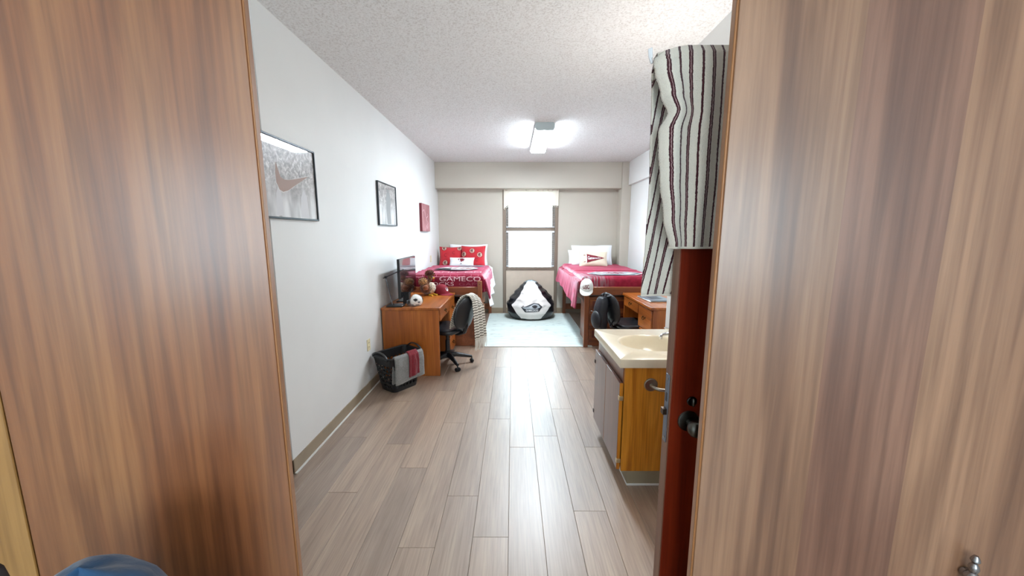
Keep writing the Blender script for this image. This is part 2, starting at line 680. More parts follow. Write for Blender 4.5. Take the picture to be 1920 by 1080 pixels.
B().box(WX0 + .062, WX1 - .062, 0.012, 0.03, 0.09, 0.86).build('lower_panel', pm('beige_panel', (206, 190, 172), 0.45, vary=.02), win)
GLASS = glass_mat('window_glass', (0.96, 0.98, 0.98))
for zz0, zz1 in ((0.905, 1.57), (1.68, 2.33)):
    B().box(WX0 + .11, WX1 - .11, 0.062, 0.067, zz0, zz1).build('pane', GLASS, win, smooth=False)
win2 = sroot('window_2', 'window in the wall behind the viewer', (-0.1, -3.15, 0.9))
for xx in (-1.15, -.02, 1.11):
    B().box(xx, xx + .04, -0.1, -0.02, 0, 1.4, .003).build('window_stile', BRONZE, win2)
for zz in (0, 1.36):
    B().box(-1.11, 1.11, -0.1, -0.02, zz, zz + .04, .003).build('window_rail', BRONZE, win2)
for xx in (-1.11, .02):
    B().box(xx, xx + 1.09, -.063, -.058, .04, 1.36).build('pane', glass_mat('dimming_glass', (0.74, 0.74, 0.74)), win2, smooth=False)  # grey tint added to weaken this window's daylight on the doors

# blinds
t = NT('blind_vinyl')
t.b.inputs['Base Color'].default_value = lin((226, 228, 232))
t.b.inputs['Roughness'].default_value = 0.4
SLAT = t.m


def blind(label, x0, x1, ztop, zbot, n, head):
    b = thing('window_blind', label, 'blind', (x0, YB - 0.002, zbot), group=None)
    w = x1 - x0
    h = ztop - zbot
    B().box(0, w, 0.0, 0.03, h - head, h, 0.003).build('head_rail', SLAT, b)
    B().box(0, w, 0.004, 0.026, 0, 0.016, 0.003).build('bottom_rail', SLAT, b)
    sm = None
    for i in range(n):
        z = 0.022 + (h - head - 0.03) * i / n
        if sm is None:
            bb = B()
            bb.grid(lambda u, v: (w * u, 0.003 + 0.024 * v, 0.003 * math.sin(PI * v) + 0.005 * v), 1, 4)
            sm = bb.build('slat', SLAT, b, solid=0.0007)
            sm.location = (0, 0, z)
        else:
            o = sm.copy()
            C.objects.link(o)
            o.parent = b
            o.location = (0, 0, z)
    for fx in (.18, .5, .82):
        B().tube([(w * fx, 0.001, 0.01), (w * fx, 0.001, h - head)], 0.0012, 5).build('ladder_cord', SLAT, b)
    return b


blind('upper white slatted blind just under the lace valance', -0.126, 0.802, 2.325, 1.665, 25, 0.03)
lb = blind('lower white slatted blind above the sill behind the beanbag', -0.126, 0.802, 1.602, 0.912, 27, 0.035)
B().tube([(0.42, -0.006, 0.0), (0.42, -0.006, -0.03)], [0.003, 0.006], 8).build('cord_tassel', SLAT, lb)

# valance
t = NT('sheer_cream_cloth')
df = t.n('ShaderNodeBsdfDiffuse')
df.inputs[0].default_value = lin((242, 236, 222))
tl = t.n('ShaderNodeBsdfTranslucent')
tl.inputs[0].default_value = lin((244, 238, 224))
tp = t.n('ShaderNodeBsdfTransparent')
m1 = t.n('ShaderNodeMixShader')
m1.inputs[0].default_value = 0.07
t.l(df.outputs[0], m1.inputs[1])
t.l(tl.outputs[0], m1.inputs[2])
m2 = t.n('ShaderNodeMixShader')
m2.inputs[0].default_value = 0.02
t.l(m1.outputs[0], m2.inputs[1])
t.l(tp.outputs[0], m2.inputs[2])
t.l(m2.outputs[0], t.out.inputs[0])
VAL = t.m
val = thing('window_valance', 'short sheer cream valance with a beaded hem across the window top', 'valance', (0.345, YB - 0.07, 2.365))
VW = 1.03


def vfn(u, v):
    x = (u - .5) * VW
    y = 0.016 * math.sin(u * 60 * (0.7 + .3 * u)) * (0.35 + 0.65 * v) * (0.35 + u) + 0.01 * nz(u * 9, v * 2)
    dz = -0.305 + 0.012 * math.sin(u * 9)
    if u < .06:
        dz -= 0.05 * (1 - u / .06)
    return (x, y, dz * v)


B().grid(vfn, 120, 10).build('sheer_cloth', VAL, val, fix=False)
B().tube([(-VW / 2, 0.012, -.012), (VW / 2, 0.012, -.012)], 0.008, 8).build('rod', pm('tan_rod', (206, 188, 168), .5), val)
bb = B()
for i in range(34):
    u = (i + .5) / 34
    p = vfn(u, 1)
    bb.tube([p, (p[0], p[1], p[2] - .014)], 0.0012, 4)
    bb.ell((p[0], p[1], p[2] - .02), (.006, .006, .007), 6, 4)
o = bb.build('bead_fringe', pm('cream_bead', (238, 234, 226), .6), val)
o['kind'] = 'stuff'
bb = B()
bb.tube([vfn(i / 60, 1) for i in range(61)], 0.003, 5)
bb.build('hem', pm('dark_cream_hem', (196, 188, 176), .8), val)  # hem cord in a darker cream than the cloth

# ---------------------------------------------------------------- ceiling lamp
lamp = thing('ceiling_light', 'long white fluorescent ceiling light with grey end caps', 'lamp', (0.375, 4.5, CZ))
B().box(-0.112, 0.112, 0.02, 1.24, -0.052, 0, 0.004).build('housing', pm('lamp_housing', (214, 218, 218), .5), lamp)
LAMPM = emis('lit_diffuser', (232, 245, 255), 82.0)
bb = B()
prof = [(-.110, -.0525), (-.110, -.060), (-.098, -.076), (0, -.082), (.098, -.076), (.110, -.060), (.110, -.0525)]
bb.grid(lambda u, v: (prof[round(u * 6)][0], 0.025 + v * 1.21, prof[round(u * 6)][1]), 6, 1)
bb.build('diffuser', LAMPM, lamp, angle=60)
for yy in (0.0, 1.235):
    bb = B()
    bb.prism([(x, z) for x, z in [(-.10, 0), (.10, 0), (.118, -.03), (.115, -.06), (.10, -.086), (-.10, -.086), (-.115, -.06), (-.118, -.03)]], yy, yy + 0.025)
    bb.build('end_cap', pm('lamp_end_cap', (186, 196, 198), .5), lamp)

hl = thing('ceiling_light', 'added unseen ceiling light behind the viewer, lighting the near doors', 'lamp', (-0.1, -1.9, CZ))  # unseen lamp added behind the camera to light the door faces
B().box(-0.15, 0.15, 0.0, 1.0, -0.03, 0, 0.004).build('housing', pm('lamp_housing', (214, 218, 218), .5), hl)
B().box(-0.14, 0.14, 0.02, 0.98, -0.08, -0.031, 0.01).build('diffuser', emis('hall_fill_diffuser', (255, 240, 222), 12.0), hl)

# ---------------------------------------------------------------- doors close to the viewer
VEN_L = wood('cherry_veneer_left', (112, 64, 34), (140, 86, 49), (158, 106, 64), 'z', 0.4, 0.6, scale=0.62, contrast=0.8, figure=1.1, coat_rough=0.26, pores=0.7)
VEN_LL = wood('pale_veneer', (150, 108, 56), (170, 126, 70), (184, 140, 84), 'z', 0.4, 0.3, figure=0.4)
VEN_R = wood('cherry_veneer_right', (114, 79, 60), (144, 107, 83), (164, 127, 101), 'z', 0.4, 0.6, scale=0.55, contrast=0.95, figure=1.4, coat_rough=0.26, pores=0.7, strips=[(0.0, (255, 252, 246)), (0.134, (246, 240, 232)), (0.246, (220, 204, 206)), (0.433, (255, 248, 240))])
VEN_D = wood('mahogany_door', (80, 16, 4), (118, 34, 11), (134, 48, 18), 'z', 0.34, 0.2, scale=1.2, figure=0.3)
EDGEW = wood('door_edge_wood', (140, 90, 50), (158, 106, 62), (170, 118, 72), 'z', 0.45)
EDGED = wood('door_edge_brown', (104, 70, 54), (128, 92, 72), (140, 104, 84), 'z', 0.45)

d1 = sroot('door_1', 'glossy cherry-veneer door filling the left edge of the picture', (-0.632, 0.95, 0.0), math.atan2(-.341, -.94))
B().box(0.004, 0.536, -0.038, 0.0, 0.012, 2.32, 0.002).build('door_panel', VEN_L, d1)
B().box(0.0, 0.0042, -0.038, -0.0005, 0.012, 2.32, 0.001).build('edge_band', EDGEW, d1)
B().box(0.538, 0.872, -0.038, 0.0, 0.012, 2.32, 0.002).build('hinge_stile', VEN_LL, d1)
for zz in (.3, 1.2, 2.1):
    B().lathe([(.008, 0), (.008, .1)], 10, (0.876, -.004, zz)).build('hinge', STEEL, d1)
d2 = sroot('door_2', 'cherry-veneer closet door with an ornate pull filling the right edge of the picture', (0.497, 0.90, 0.0), math.atan2(-.262, .965))
B().box(0.006, 0.79, 0.0, 0.038, 0.012, 2.32, 0.002).build('door_panel', VEN_R, d2)
B().box(0.0, 0.006, 0.0005, 0.038, 0.012, 2.32, 0.002).build('edge_band', EDGEW, d2)
PEW = pm('antique_pewter', (150, 148, 150), 0.25, metal=1.0)
pl = B()
px, pz = 0.572, 0.735
pl.lathe([(0.0, 0.098), (.004, .097), (.0075, .090), (.0085, .085), (.006, .081), (.0045, .078), (.008, .072), (.0095, .066), (.0075, .058), (.006, .055), (.012, .049), (.0145, .043), (.012, .038), (.008, .03), (.008, -.03), (.012, -.038), (.0145, -.043), (.012, -.049), (.006, -.055), (.0095, -.066), (.0, -.09)], 16, (px, -0.02, pz))
pull = pl.build('pull_handle', PEW, d2)
pl = B()
pl.tube([(px, -.026, pz + .034), (px + .012, -.045, pz + .02), (px + .015, -.052, pz), (px + .012, -.045, pz - .02), (px, -.026, pz - .034)], .006, 10)
pl.build('pull_bail', PEW, pull)
pl = B()
for s in (1, -1):
    pl.lathe([(.012, -.003), (.012, -.02)], 14, (px, 0, pz + s * .04), axis='y')
pl.build('pull_rosette', PEW, pull)

d3 = sroot('door_3', 'dark mahogany door standing open with a round knob and a towel over it', (0.5216, 1.15, 0.0))
B().box(0.003, 0.745, 0.0, 0.045, 0.012, 2.075, 0.002).build('door_panel', VEN_D, d3)
B().box(0.0, 0.0032, 0.0003, 0.0447, 0.012, 2.075, 0.001).build('edge_band', EDGED, d3)
PLATE = pm('steel_latch_plate', (126, 136, 150), 0.4, metal=0.8)
lp = B().box(-0.0025, 0.0, 0.010, 0.036, 0.845, 1.085, 0.0008).build('latch_plate', PLATE, d3)
B().prism([(-.0025, .945), (-.0155, .945), (-.0155, .965), (-.0025, .965)], .013, .033).build('latch_bolt', pm('brass_bolt', (96, 84, 74), .35, metal=1.0), lp)
B().box(-0.0032, -0.0024, 0.017, 0.029, 0.99, 1.02).build('strike_slot', pm('dark_slot', (50, 52, 58), .5), lp)
for zz in (.86, 1.068):
    B().lathe([(.004, 0), (.0045, -.0012), (0.0, -.0016)], 10, (-.0025, .023, zz), axis='x').build('screw', STEEL, lp)
kx, kz = 0.064, 0.932
kn = B().lathe([(.034, 0), (.036, -.003), (.034, -.008), (.026, -.011), (.013, -.012)], 30, (kx, 0, kz), axis='y').build('rosette', DKMETAL, d3)
B().lathe([(.013, -.010), (.0115, -.028), (.013, -.034), (.022, -.040), (.0275, -.050), (.0275, -.060), (.023, -.070), (.013, -.076), (0, -.078)], 28, (kx, 0, kz), axis='y').build('knob', DKMETAL, kn)
tb = B().lathe([(.0165, 0), (.0165, -.003), (.014, -.005), (0, -.005)], 24, (0.072, 0, 1.0), axis='y').build('deadbolt_rosette', pm('black_bronze', (48, 44, 44), .3, metal=1.0), d3)
B().box(0.068, 0.0765, -.017, -.004, .986, 1.014, .003).build('thumb_turn', DKMETAL, tb)
for zz in (.25, 1.0, 1.85):
    B().lathe([(.008, 0), (.008, .1)], 10, (0.7475, .045, zz)).build('hinge', STEEL, d3)
B().box(0.7468, 0.7486, -.03, 0.08, 0.0, 2.1).build('frame_strip', EDGED, d3)

# ---------------------------------------------------------------- rug
t = NT('pale_mint_rug')
mp = t.coord()
sx = t.n('ShaderNodeSeparateXYZ')
t.l(mp.outputs[0], sx.inputs[0])
mpa = t.coord((7, 70, 1))
na = t.n('ShaderNodeTexNoise', Scale=1.0, Detail=2.0)
t.l(mpa.outputs[0], na.inputs['Vector'])
mpb = t.coord((1.3, 11, 1))
nb = t.n('ShaderNodeTexNoise', Scale=1.0, Detail=1.0)
t.l(mpb.outputs[0], nb.inputs['Vector'])
ra = t.ramp(na.outputs['Fac'], [(0.60, (0, 0, 0)), (0.66, (255, 255, 255))])
rb = t.ramp(nb.outputs['Fac'], [(0.48, (0, 0, 0)), (0.60, (255, 255, 255))])
fm = t.n('ShaderNodeMath', _operation='MULTIPLY')
t.l(ra.outputs[0], fm.inputs[0])
t.l(rb.outputs[0], fm.inputs[1])
mpc = t.coord((3, 60, 1))
nc = t.n('ShaderNodeTexNoise', Scale=1.0, Detail=2.0)
t.l(mpc.outputs[0], nc.inputs['Vector'])
rc = t.ramp(nc.outputs['Fac'], [(0.35, (192, 204, 200)), (0.65, (214, 224, 219))])
cl = t.mix(fm.outputs[0], rc.outputs[0], (104, 114, 118))
t.l(cl, t.b.inputs['Base Color'])
t.b.inputs['Roughness'].default_value = 0.9
t.bump(na.outputs['Fac'], 0.25, 0.004)
rug = thing('area_rug', 'pale mint woven rug with grey dashes between the two beds', 'rug', (0.325, 4.9, 0))
B().box(-0.765, 0.765, 0.012, 2.13, 0.0002, 0.009, 0.003).build('rug_field', t.m, rug)
RB = pm('rug_binding', (228, 232, 228), .85)
B().box(-0.775, 0.775, -0.004, 0.012, 0.0002, 0.010, 0.003).build('rug_binding', RB, rug)
for xx in (-0.775, 0.765):
    B().box(xx, xx + .01, 0.012, 2.13, 0.0002, 0.010, 0.003).build('rug_binding', RB, rug)


# ---------------------------------------------------------------- beds
def bed(label, cx, side):
    """cx: x of the bed's middle, side: +1 when the aisle is on the +x side; origin at the foot end"""
    b = thing('single_bed', label, 'bed', (cx, 4.9, 0))
    hw = 0.495
    for sx_ in (-1, 1):
        x = sx_ * (hw - 0.028)
        pf = B().box(x - .03, x + .03, -.025, .025, 0, 0.918, 0.004).build('post', BEDZ, b)
        B().lathe([(.006, -.0255), (.006, -.027), (0, -.027)], 10, (x, 0, .875), axis='y').build('bolt_cover', BLACKP, pf)
        B().box(x - .03, x + .03, 2.125, 2.175, 0, 0.93, 0.004).build('post', BEDZ, b)
        B().box(x - .012, x + .012, .025, 2.125, .60, .72, 0.003).build('side_rail', BEDY, b)
    x0, x1 = -(hw - .058), hw - .058
    B().box(x0, x1, -.014, .014, .728, .838, .004).build('foot_rail', BEDX, b)
    B().box(x0, x1, 2.136, 2.164, .55, .90, .004).build('headboard', BEDX, b)
    B().box(x0, x1, 2.138, 2.162, .09, .20, .003).build('lower_head_rail', BEDX, b)
    bb = B()
    for k in range(9):
        y = .12 + k * .235
        bb.box(x0 + .015, x1 - .015, y, y + .06, .68, .70)
    bb.build('mattress_slats', BEDX, b)
    return b


CXL, CXR = -0.912, 1.468
bed('chestnut wooden bed frame against the left wall', CXL, 1)
bed('chestnut wooden bed frame on the right, hung with a white cap', CXR, -1)
MATT = pm('mattress_ticking', (222, 226, 232), .8, bump=(120, .1, .003))
for cx, lab in ((CXL, 'white mattress on the left bed under the lettered comforter'), (CXR, 'white mattress on the right bed under the maroon quilt')):
    m = thing('mattress', lab, 'mattress', (cx, 4.975, 0.70))
    B().box(-.47, .47, 0, 2.04, 0.001, .235, .035).build('mattress_body', MATT, m)
    bb = B()
    for zz in (.018, .222):
        bb.tube([(-.452, .018, zz), (.452, .018, zz), (.452, 2.022, zz), (-.452, 2.022, zz), (-.452, .018, zz)], .006, 6)
    bb.build('piping', WHITEC, m)


# under-bed chests
def chest(label, cx, x0, x1, y0, y1, h, rows, face):
    c = thing('under_bed_chest', label, 'chest', (cx, 4.9, 0))
    B().box(x0, x1, y0, y1, 0.0, h, .003).build('chest_body', BEDY, c)
    if face == 'foot':
        n = rows
        for k in range(n):
            z0 = .05 + (h - .07) * k / n
            z1 = .05 + (h - .07) * (k + 1) / n - .02
            d = B().box(x0 + .012, x1 - .012, y0 - .014, y0 - .0005, z0, z1, .003).build('drawer', BEDX, c)
            B().box(x0 + .05, x1 - .05, y0 - .0175, y0 - .0142, z0 + (z1 - z0) * .38, z1 - .012, .001).build('drawer_panel', DARKW, d)
            B().box(x0 + .012, x1 - .012, y0 - .0165, y0 - .0142, z1 - .006, z1, .001).build('drawer_edge', OAKX, d)
    else:
        n = rows
        for k in range(n):
            ya = y0 + .02 + (y1 - y0 - .02) * k / n
            yb_ = y0 + (y1 - y0 - .02) * (k + 1) / n
            for z0, z1 in ((.05, h / 2 - .01), (h / 2 + .01, h - .03)):
                d = B().box(x1 + .0005, x1 + .016, ya, yb_, z0, z1, .003).build('drawer', OAKY, c)
                B().lathe([(.006, .016), (.006, .03), (.014, .036), (.012, .044), (0, .046)], 12, (x1, (ya + yb_) / 2, (z0 + z1) / 2), axis='x').build('knob', BRASSD, d)
    return c


chest('wooden drawer chest under the left bed, drawers facing the rug', CXL, -.40, .42, .045, 1.25, .60, 2, 'aisle')
chest('reddish panelled drawer chest at the foot of the right bed', CXR, -.425, .425, .05, .62, .69, 3, 'foot')


# ---- bedding
def drape(x_wall, x_edge, y0, y1, ztop, r, drop, foot, sgn, bump, flare, ns=70, nt=90, n_round=6):
    """comforter laid over a mattress: flat top, rolled over the aisle edge and the foot"""
    wtop = abs(x_edge - x_wall)
    def pos(u, v):
        # u across: 0 wall .. 1 bottom of the aisle drop;  v along: 0 bottom of foot drop .. 1 head
        uf = u
        L1 = wtop
        L2 = PI / 2 * r
        vv = v
        Lf = foot
        # v mapping
        ly = vv * (Lf + PI / 2 * r + (y1 - y0))
        dzf = 0.0
        yy = 0.0
        if ly < Lf:
            yy = y0 - r
            dzf = r + (Lf - ly)
        elif ly < Lf + PI / 2 * r:
            a = (ly - Lf) / r
            yy = y0 - r * math.cos(a)
            dzf = r * (1 - math.sin(a))
        else:
            yy = y0 + (ly - Lf - PI / 2 * r)
        dr = drop(max(0, min(1, (yy - y0) / (y1 - y0))))
        ls = uf * (L1 + L2 + dr)
        if ls < L1:
            x = x_wall + sgn * ls
            dzs = 0.0
            e = 0.0
        elif ls < L1 + L2:
            a = (ls - L1) / r
            x = x_edge + sgn * r * math.sin(a)
            dzs = r * (1 - math.cos(a))
            e = a / (PI / 2)
        else:
            d = ls - L1 - L2
            x = x_edge + sgn * (r + flare(max(0, min(1, (yy - y0) / (y1 - y0))), d))
            dzs = r + d
            e = 1.0
        z = ztop - max(dzs, dzf) if (dzs > 0 and dzf > 0) else ztop - dzs - dzf
        if dzs > 0 and dzf > 0:
            # corner: let the flap swing round instead of doubling
            k = min(1, dzf / max(1e-4, r + foot))
            yy = lerp(yy, y0 - r * .6, 1 - e) if e < 1 else y0 - r * (1 - .5 * k)
        q = bump(x, yy, dzs, dzf)
        return (x + sgn * q * (1 if dzs > r else 0), yy, z + (q if dzs < r else 0))
    return pos


# left bed: white sheet, lettered comforter
SH = thing('bed_sheet', 'white sheet hanging over the side of the left bed', 'sheet', (0, 0, 0))
fl = lambda v, d: .015 + .06 * d + 0.018 * math.sin(v * 19) * d / .3
pos = drape(CXL - .478, CXL + .46, 4.99, 6.98, .947, .035, lambda v: .30 + .06 * (1 - v) + .02 * math.sin(v * 13), 0.03, 1, lambda x, y, a, b: .006 * nz(x * 5, y * 5), lambda v, d: .03 + .22 * d * (.5 + .5 * (1 - v)) + .03 * math.sin(v * 17) * d / .3)
B().grid(pos, 60, 70).build('sheet_cloth', WHITEC, SH, solid=.004)

t = NT('lettered_comforter')
mp = t.coord((1, 1, 1))
nw = t.n('ShaderNodeTexNoise', Scale=2.0, Detail=1.0)
t.l(mp.outputs[0], nw.inputs['Vector'])
bt = t.n('ShaderNodeTexBrick', Scale=9.0)
bt.offset = .43
bt.squash = 1.6
bt.inputs['Mortar Size'].default_value = 0.022
bt.inputs['Mortar Smooth'].default_value = 0.3
bt.inputs['Brick Width'].default_value = .85
bt.inputs['Row Height'].default_value = .55
t.l(mp.outputs[0], bt.inputs['Vector'])
bt.inputs['Color1'].default_value = lin((0, 0, 0))
bt.inputs['Color2'].default_value = lin((0, 0, 0))
bt.inputs['Mortar'].default_value = lin((255, 255, 255))
nn = t.n('ShaderNodeTexNoise', Scale=7.0, Detail=2.0)
t.l(mp.outputs[0], nn.inputs['Vector'])
rr = t.ramp(nn.outputs['Fac'], [(0.42, (0, 0, 0)), (0.55, (255, 255, 255))])
fm = t.n('ShaderNodeMath', _operation='MULTIPLY')
t.l(bt.outputs['Color'], fm.inputs[0])
t.l(rr.outputs[0], fm.inputs[1])
base = t.ramp(nw.outputs['Fac'], [(0.35, (118, 14, 40)), (0.65, (146, 22, 54))])
cl = t.mix(fm.outputs[0], base.outputs[0], (206, 132, 150))
t.l(cl, t.b.inputs['Base Color'])
t.b.inputs['Roughness'].default_value = 0.5
t.b.inputs['Sheen Weight'].default_value = 0.6
t.b.inputs['Sheen Roughness'].default_value = 0.35
t.b.inputs['Sheen Tint'].default_value = lin((255, 140, 175))
t.b.inputs['Specular IOR Level'].default_value = 0.25
t.bump(nn.outputs['Fac'], 0.25, 0.02)
CF = thing('comforter', 'maroon comforter printed with pale team lettering on the left bed', 'comforter', (0, 0, 0))
cw, ce = CXL - .475, CXL + .465
pos = drape(cw, ce, 5.0, 6.42, .985, .05, lambda v: .13 + .14 * max(0, 1 - v * 2.2) + .015 * math.sin(v * 16), 0.17, 1,
            lambda x, y, a, b: .012 * nz(x * 4, y * 4) + .008 * nz(x * 11, y * 9), lambda v, d: .02 + .25 * d * (.35 + .65 * (1 - v) ** 2))
B().grid(pos, 80, 90).build('comforter_cloth', t.m, CF, solid=.022)
FY = 4.935


def front(x0, z0):
    return lambda x, y: (x0 + x, FY + .0, z0 + y)


text('GAMECO', 'printed_letters', PINKPR, CF, lambda x, y: (-.715 + x, 4.932 + .25 * max(0, y), .938 + y * .9), size=.098, width=.56)
text('OCKS', 'printed_letters', PINKPR, CF, lambda x, y: (-.95 + x, 4.930, .872 + y * .8), size=.085, width=.30)
text('GAM', 'printed_letters', pm('dull_rose_print', (150, 60, 82), .7), CF, lambda x, y: (-.60 + x, 4.930, .868 + y * .8), size=.075, width=.26)
topz = 1.004
text('GAMECOM', 'printed_letters', PINKPR, CF, lambda x, y: (-.83 + x, 5.13 + y * 1.3, topz + .010), size=.14, width=.78)


# block letter inside a shield, lying on the cloth
def hexa(w, h, k):
    return [(-w, 0), (-w + k, h), (w - k, h), (w, 0), (w - k, -h), (-w + k, -h)]


def bird(cx, cy, s):
    """rough fighting bird silhouette used in the printed emblems"""
    P = [(-.9, .1), (-.7, .5), (-.45, .35), (-.4, .75), (-.1, .45), (.1, .85), (.3, .5), (.7, .7), (.5, .35), (1, .3), (.55, .1), (.95, -.1), (.5, -.15), (.6, -.5), (.25, -.3), (.1, -.75), (-.1, -.35), (-.4, -.6), (-.35, -.2), (-.7, -.3), (-.55, 0)]
    return [(cx + x * s, cy + y * s) for x, y in P]


def emblem(par, fn, w, h, k, cols):
    decal([hexa(w, h, k)], 'printed_emblem', cols[0], par, lambda x, y: fn(x, y, 0))
    decal([hexa(w * .95, h * .86, k)], 'printed_emblem', cols[1], par, lambda x, y: fn(x, y, .0012))
    decal([hexa(w * .80, h * .62, k)], 'printed_emblem', cols[2], par, lambda x, y: fn(x, y, .0024))
    decal([bird(0, 0, h * .6)], 'printed_emblem', cols[3], par, lambda x, y: fn(x * 1.7, y, .0036))


emblem(CF, lambda x, y, d: (-.86 + x, 5.72 + y, topz + .008 + d), .33, .24, .12, (GREYPR, WHITEPR, MAROONP, WHITEPR))
decal([[(-.16, -.05), (.16, -.05), (.13, .05), (-.13, .05)]], 'printed_emblem', BLACKPR, CF, lambda x, y: (-1.06 + x * .8, 5.6 + y * 2, topz + .0125))
decal([[(-.2, -.06), (.2, -.06), (.24, .06), (-.16, .06)]], 'printed_emblem', GREYPR, CF, lambda x, y: (-.72 + x, 6.18 + y * 1.6, topz + .006))

# right bed: maroon quilt with grey fade and shield
t = NT('maroon_quilt')
mp = t.coord()
sx = t.n('ShaderNodeSeparateXYZ')
t.l(mp.outputs[0], sx.inputs[0])
nw = t.n('ShaderNodeTexNoise', Scale=16.0, Detail=3.0)
t.l(mp.outputs[0], nw.inputs['Vector'])
base = t.ramp(nw.outputs['Fac'], [(0.35, (126, 8, 38)), (0.65, (152, 20, 52))])
mw = t.coord((34, 1.2, 6), rot=(0, 0, R(14)))
ng = t.n('ShaderNodeTexNoise', Scale=1.0, Detail=2.0)
t.l(mw.outputs[0], ng.inputs['Vector'])
# printed grey rays fanning out round the foot corner of the cloth
dv = t.n('ShaderNodeVectorMath', _operation='DISTANCE')
t.l(mp.outputs[0], dv.inputs[0])
dv.inputs[1].default_value = (0.98, 5.12, .93)
rd = t.ramp(dv.outputs['Value'], [(0.16, (235, 235, 235)), (0.46, (0, 0, 0))])
rg = t.ramp(ng.outputs['Fac'], [(0.38, (40, 40, 40)), (0.6, (255, 255, 255))])
fm = t.n('ShaderNodeMath', _operation='MULTIPLY')
t.l(rd.outputs[0], fm.inputs[0])
t.l(rg.outputs[0], fm.inputs[1])
cl = t.mix(fm.outputs[0], base.outputs[0], (150, 142, 146))
t.l(cl, t.b.inputs['Base Color'])
t.b.inputs['Roughness'].default_value = 0.5
t.b.inputs['Sheen Weight'].default_value = 0.6
t.b.inputs['Sheen Roughness'].default_value = 0.35
t.b.inputs['Sheen Tint'].default_value = lin((255, 140, 175))
t.b.inputs['Specular IOR Level'].default_value = 0.25
mq = t.coord((1, 1, 1))
wv = t.n('ShaderNodeTexWave', Scale=2.2, Distortion=2.0, Detail=1.0)
wv.bands_direction = 'Y'
t.l(mq.outputs[0], wv.inputs['Vector'])
ad = t.n('ShaderNodeMath', _operation='ADD')
t.l(wv.outputs['Fac'], ad.inputs[0])
t.l(nw.outputs['Fac'], ad.inputs[1])
t.bump(ad.outputs[0], 0.3, 0.012)
QU = thing('quilt', 'solid maroon quilt with a grey and white shield on the right bed', 'quilt', (0, 0, 0))
pos = drape(CXR + .475, CXR - .47, 5.0, 6.95, .965, .055, lambda v: .24 + .14 * max(0, 1 - v * 1.6) + .012 * math.sin(v * 22), 0.16, -1,
            lambda x, y, a, b: .008 * nz(x * 4, y * 4) + .010 * abs(math.sin(y * 5.2)) * (1 if a < .05 else .4) * (0 if y < 5.7 else 1), lambda v, d: .05 + .25 * d * (.4 + .6 * v) + .05 * (1 - v) * math.sin(v * 30) * d)
B().grid(pos, 80, 100).build('quilt_cloth', t.m, QU, solid=.022)
emblem(QU, lambda x, y, d: (1.46 + x, 5.22 + y, .988 + d), .40, .20, .16, (WHITEPR, pm('slate_print', (58, 74, 84), .7), pm('silver_print', (196, 206, 214), .7), MAROONP))
text('GAMECOCKS', 'printed_letters', MAROONP, QU, lambda x, y: (1.44 + x, 5.17 + y * .8, .9925), size=.1, width=.34)
decal([[(0, 0), (.55, .14), (.5, .21), (-.05, .06)]], 'printed_band', BLACKPR, QU, lambda x, y: (1.06 + x * .8, 4.985 + y * .35, .9855 + y * .02))


# ---------------------------------------------------------------- pillows
def pillow(name, label, w, h, th, loc, rx, rz, mat, group=None, pinch=.07, floppy=0.0, cat='pillow'):
    p = thing(name, label, cat, loc, rz, group, rx)

    def surf(u, v, s=1):
        # u, v in -1..1 ; local x across, z up, front towards -y
        x = w / 2 * u * (1 - pinch * (1 - abs(v) ** 2.2))
        z = h / 2 + h / 2 * v * (1 - pinch * 1.3 * (1 - abs(u) ** 2.2))
        e = max(0, (1 - abs(u) ** 3)) ** .55 * max(0, (1 - abs(v) ** 3)) ** .55
        y = -s * th / 2 * e
        y += -.012 * nz(u * 2.4 + loc[0] * 7, v * 2.4, s) * e
        z += floppy * nz(u * 1.7 + 3, loc[0]) * (v + 1) / 2
        return Vector((x, y, z))
    b = B()
    b.grid(lambda u, v: surf(2 * u - 1, 2 * v - 1, 1), 26, 20)
    b.grid(lambda u, v: surf(2 * u - 1, 2 * v - 1, -1), 26, 20)
    b.build('pillow_cover', mat, p, angle=80)
    bb = B()
    ring = [surf(u, -1) for u in [i / 6 - 1 for i in range(12)]] + [surf(1, v) for v in [i / 6 - 1 for i in range(12)]] + [surf(-u, 1) for u in [i / 6 - 1 for i in range(12)]] + [surf(-1, -v) for v in [i / 6 - 1 for i in range(13)]]
    bb.tube(ring, .005, 6, caps=False).build('seam_piping', mat, p)

    def on(x, y, d=.004):
        q = surf(max(-.98, min(.98, x / (w / 2))), max(-.98, min(.98, (y - h / 2) / (h / 2))))
        return (q.x, q.y - d, q.z)
    return p, on


REDC = pm('red_cotton', (188, 26, 40), .75, sheen=.2, bump=(30, .15, .006), vary=.06)
DKRED = pm('dark_red_print', (128, 18, 32), .75)


def roundel(p, on, cx, cy, r):
    decal([disc(cx, cy, r)], 'printed_roundel', DKRED, p, lambda x, y: on(x, y, .005))
    decal([disc(cx, cy, r * .88)], 'printed_roundel', pm('oat_print', (206, 186, 166), .8), p, lambda x, y: on(x, y, .0065))
    C_ = []
    n = 18
    a0 = R(40)
    for i in range(n + 1):
        a = a0 + (2 * PI - 2 * a0) * i / n
        C_.append((cx + r * .62 * math.cos(a), cy + r * .66 * math.sin(a)))
    for i in range(n + 1):
        a = a0 + (2 * PI - 2 * a0) * (1 - i / n)
        C_.append((cx + r * .36 * math.cos(a), cy + r * .38 * math.sin(a)))
    b = B()
    m = n + 1
    b.v = [tuple(on(x, y, .008)) for x, y in C_]
    for i in range(n):
        b.f.append((i, i + 1, 2 * m - 2 - i, 2 * m - 1 - i))
    b.build('printed_roundel', DKRED, p, smooth=False, fix=False)
    decal([bird(cx, cy, r * .42)], 'printed_roundel', BLACKPR, p, lambda x, y: on(x, y, .0095))


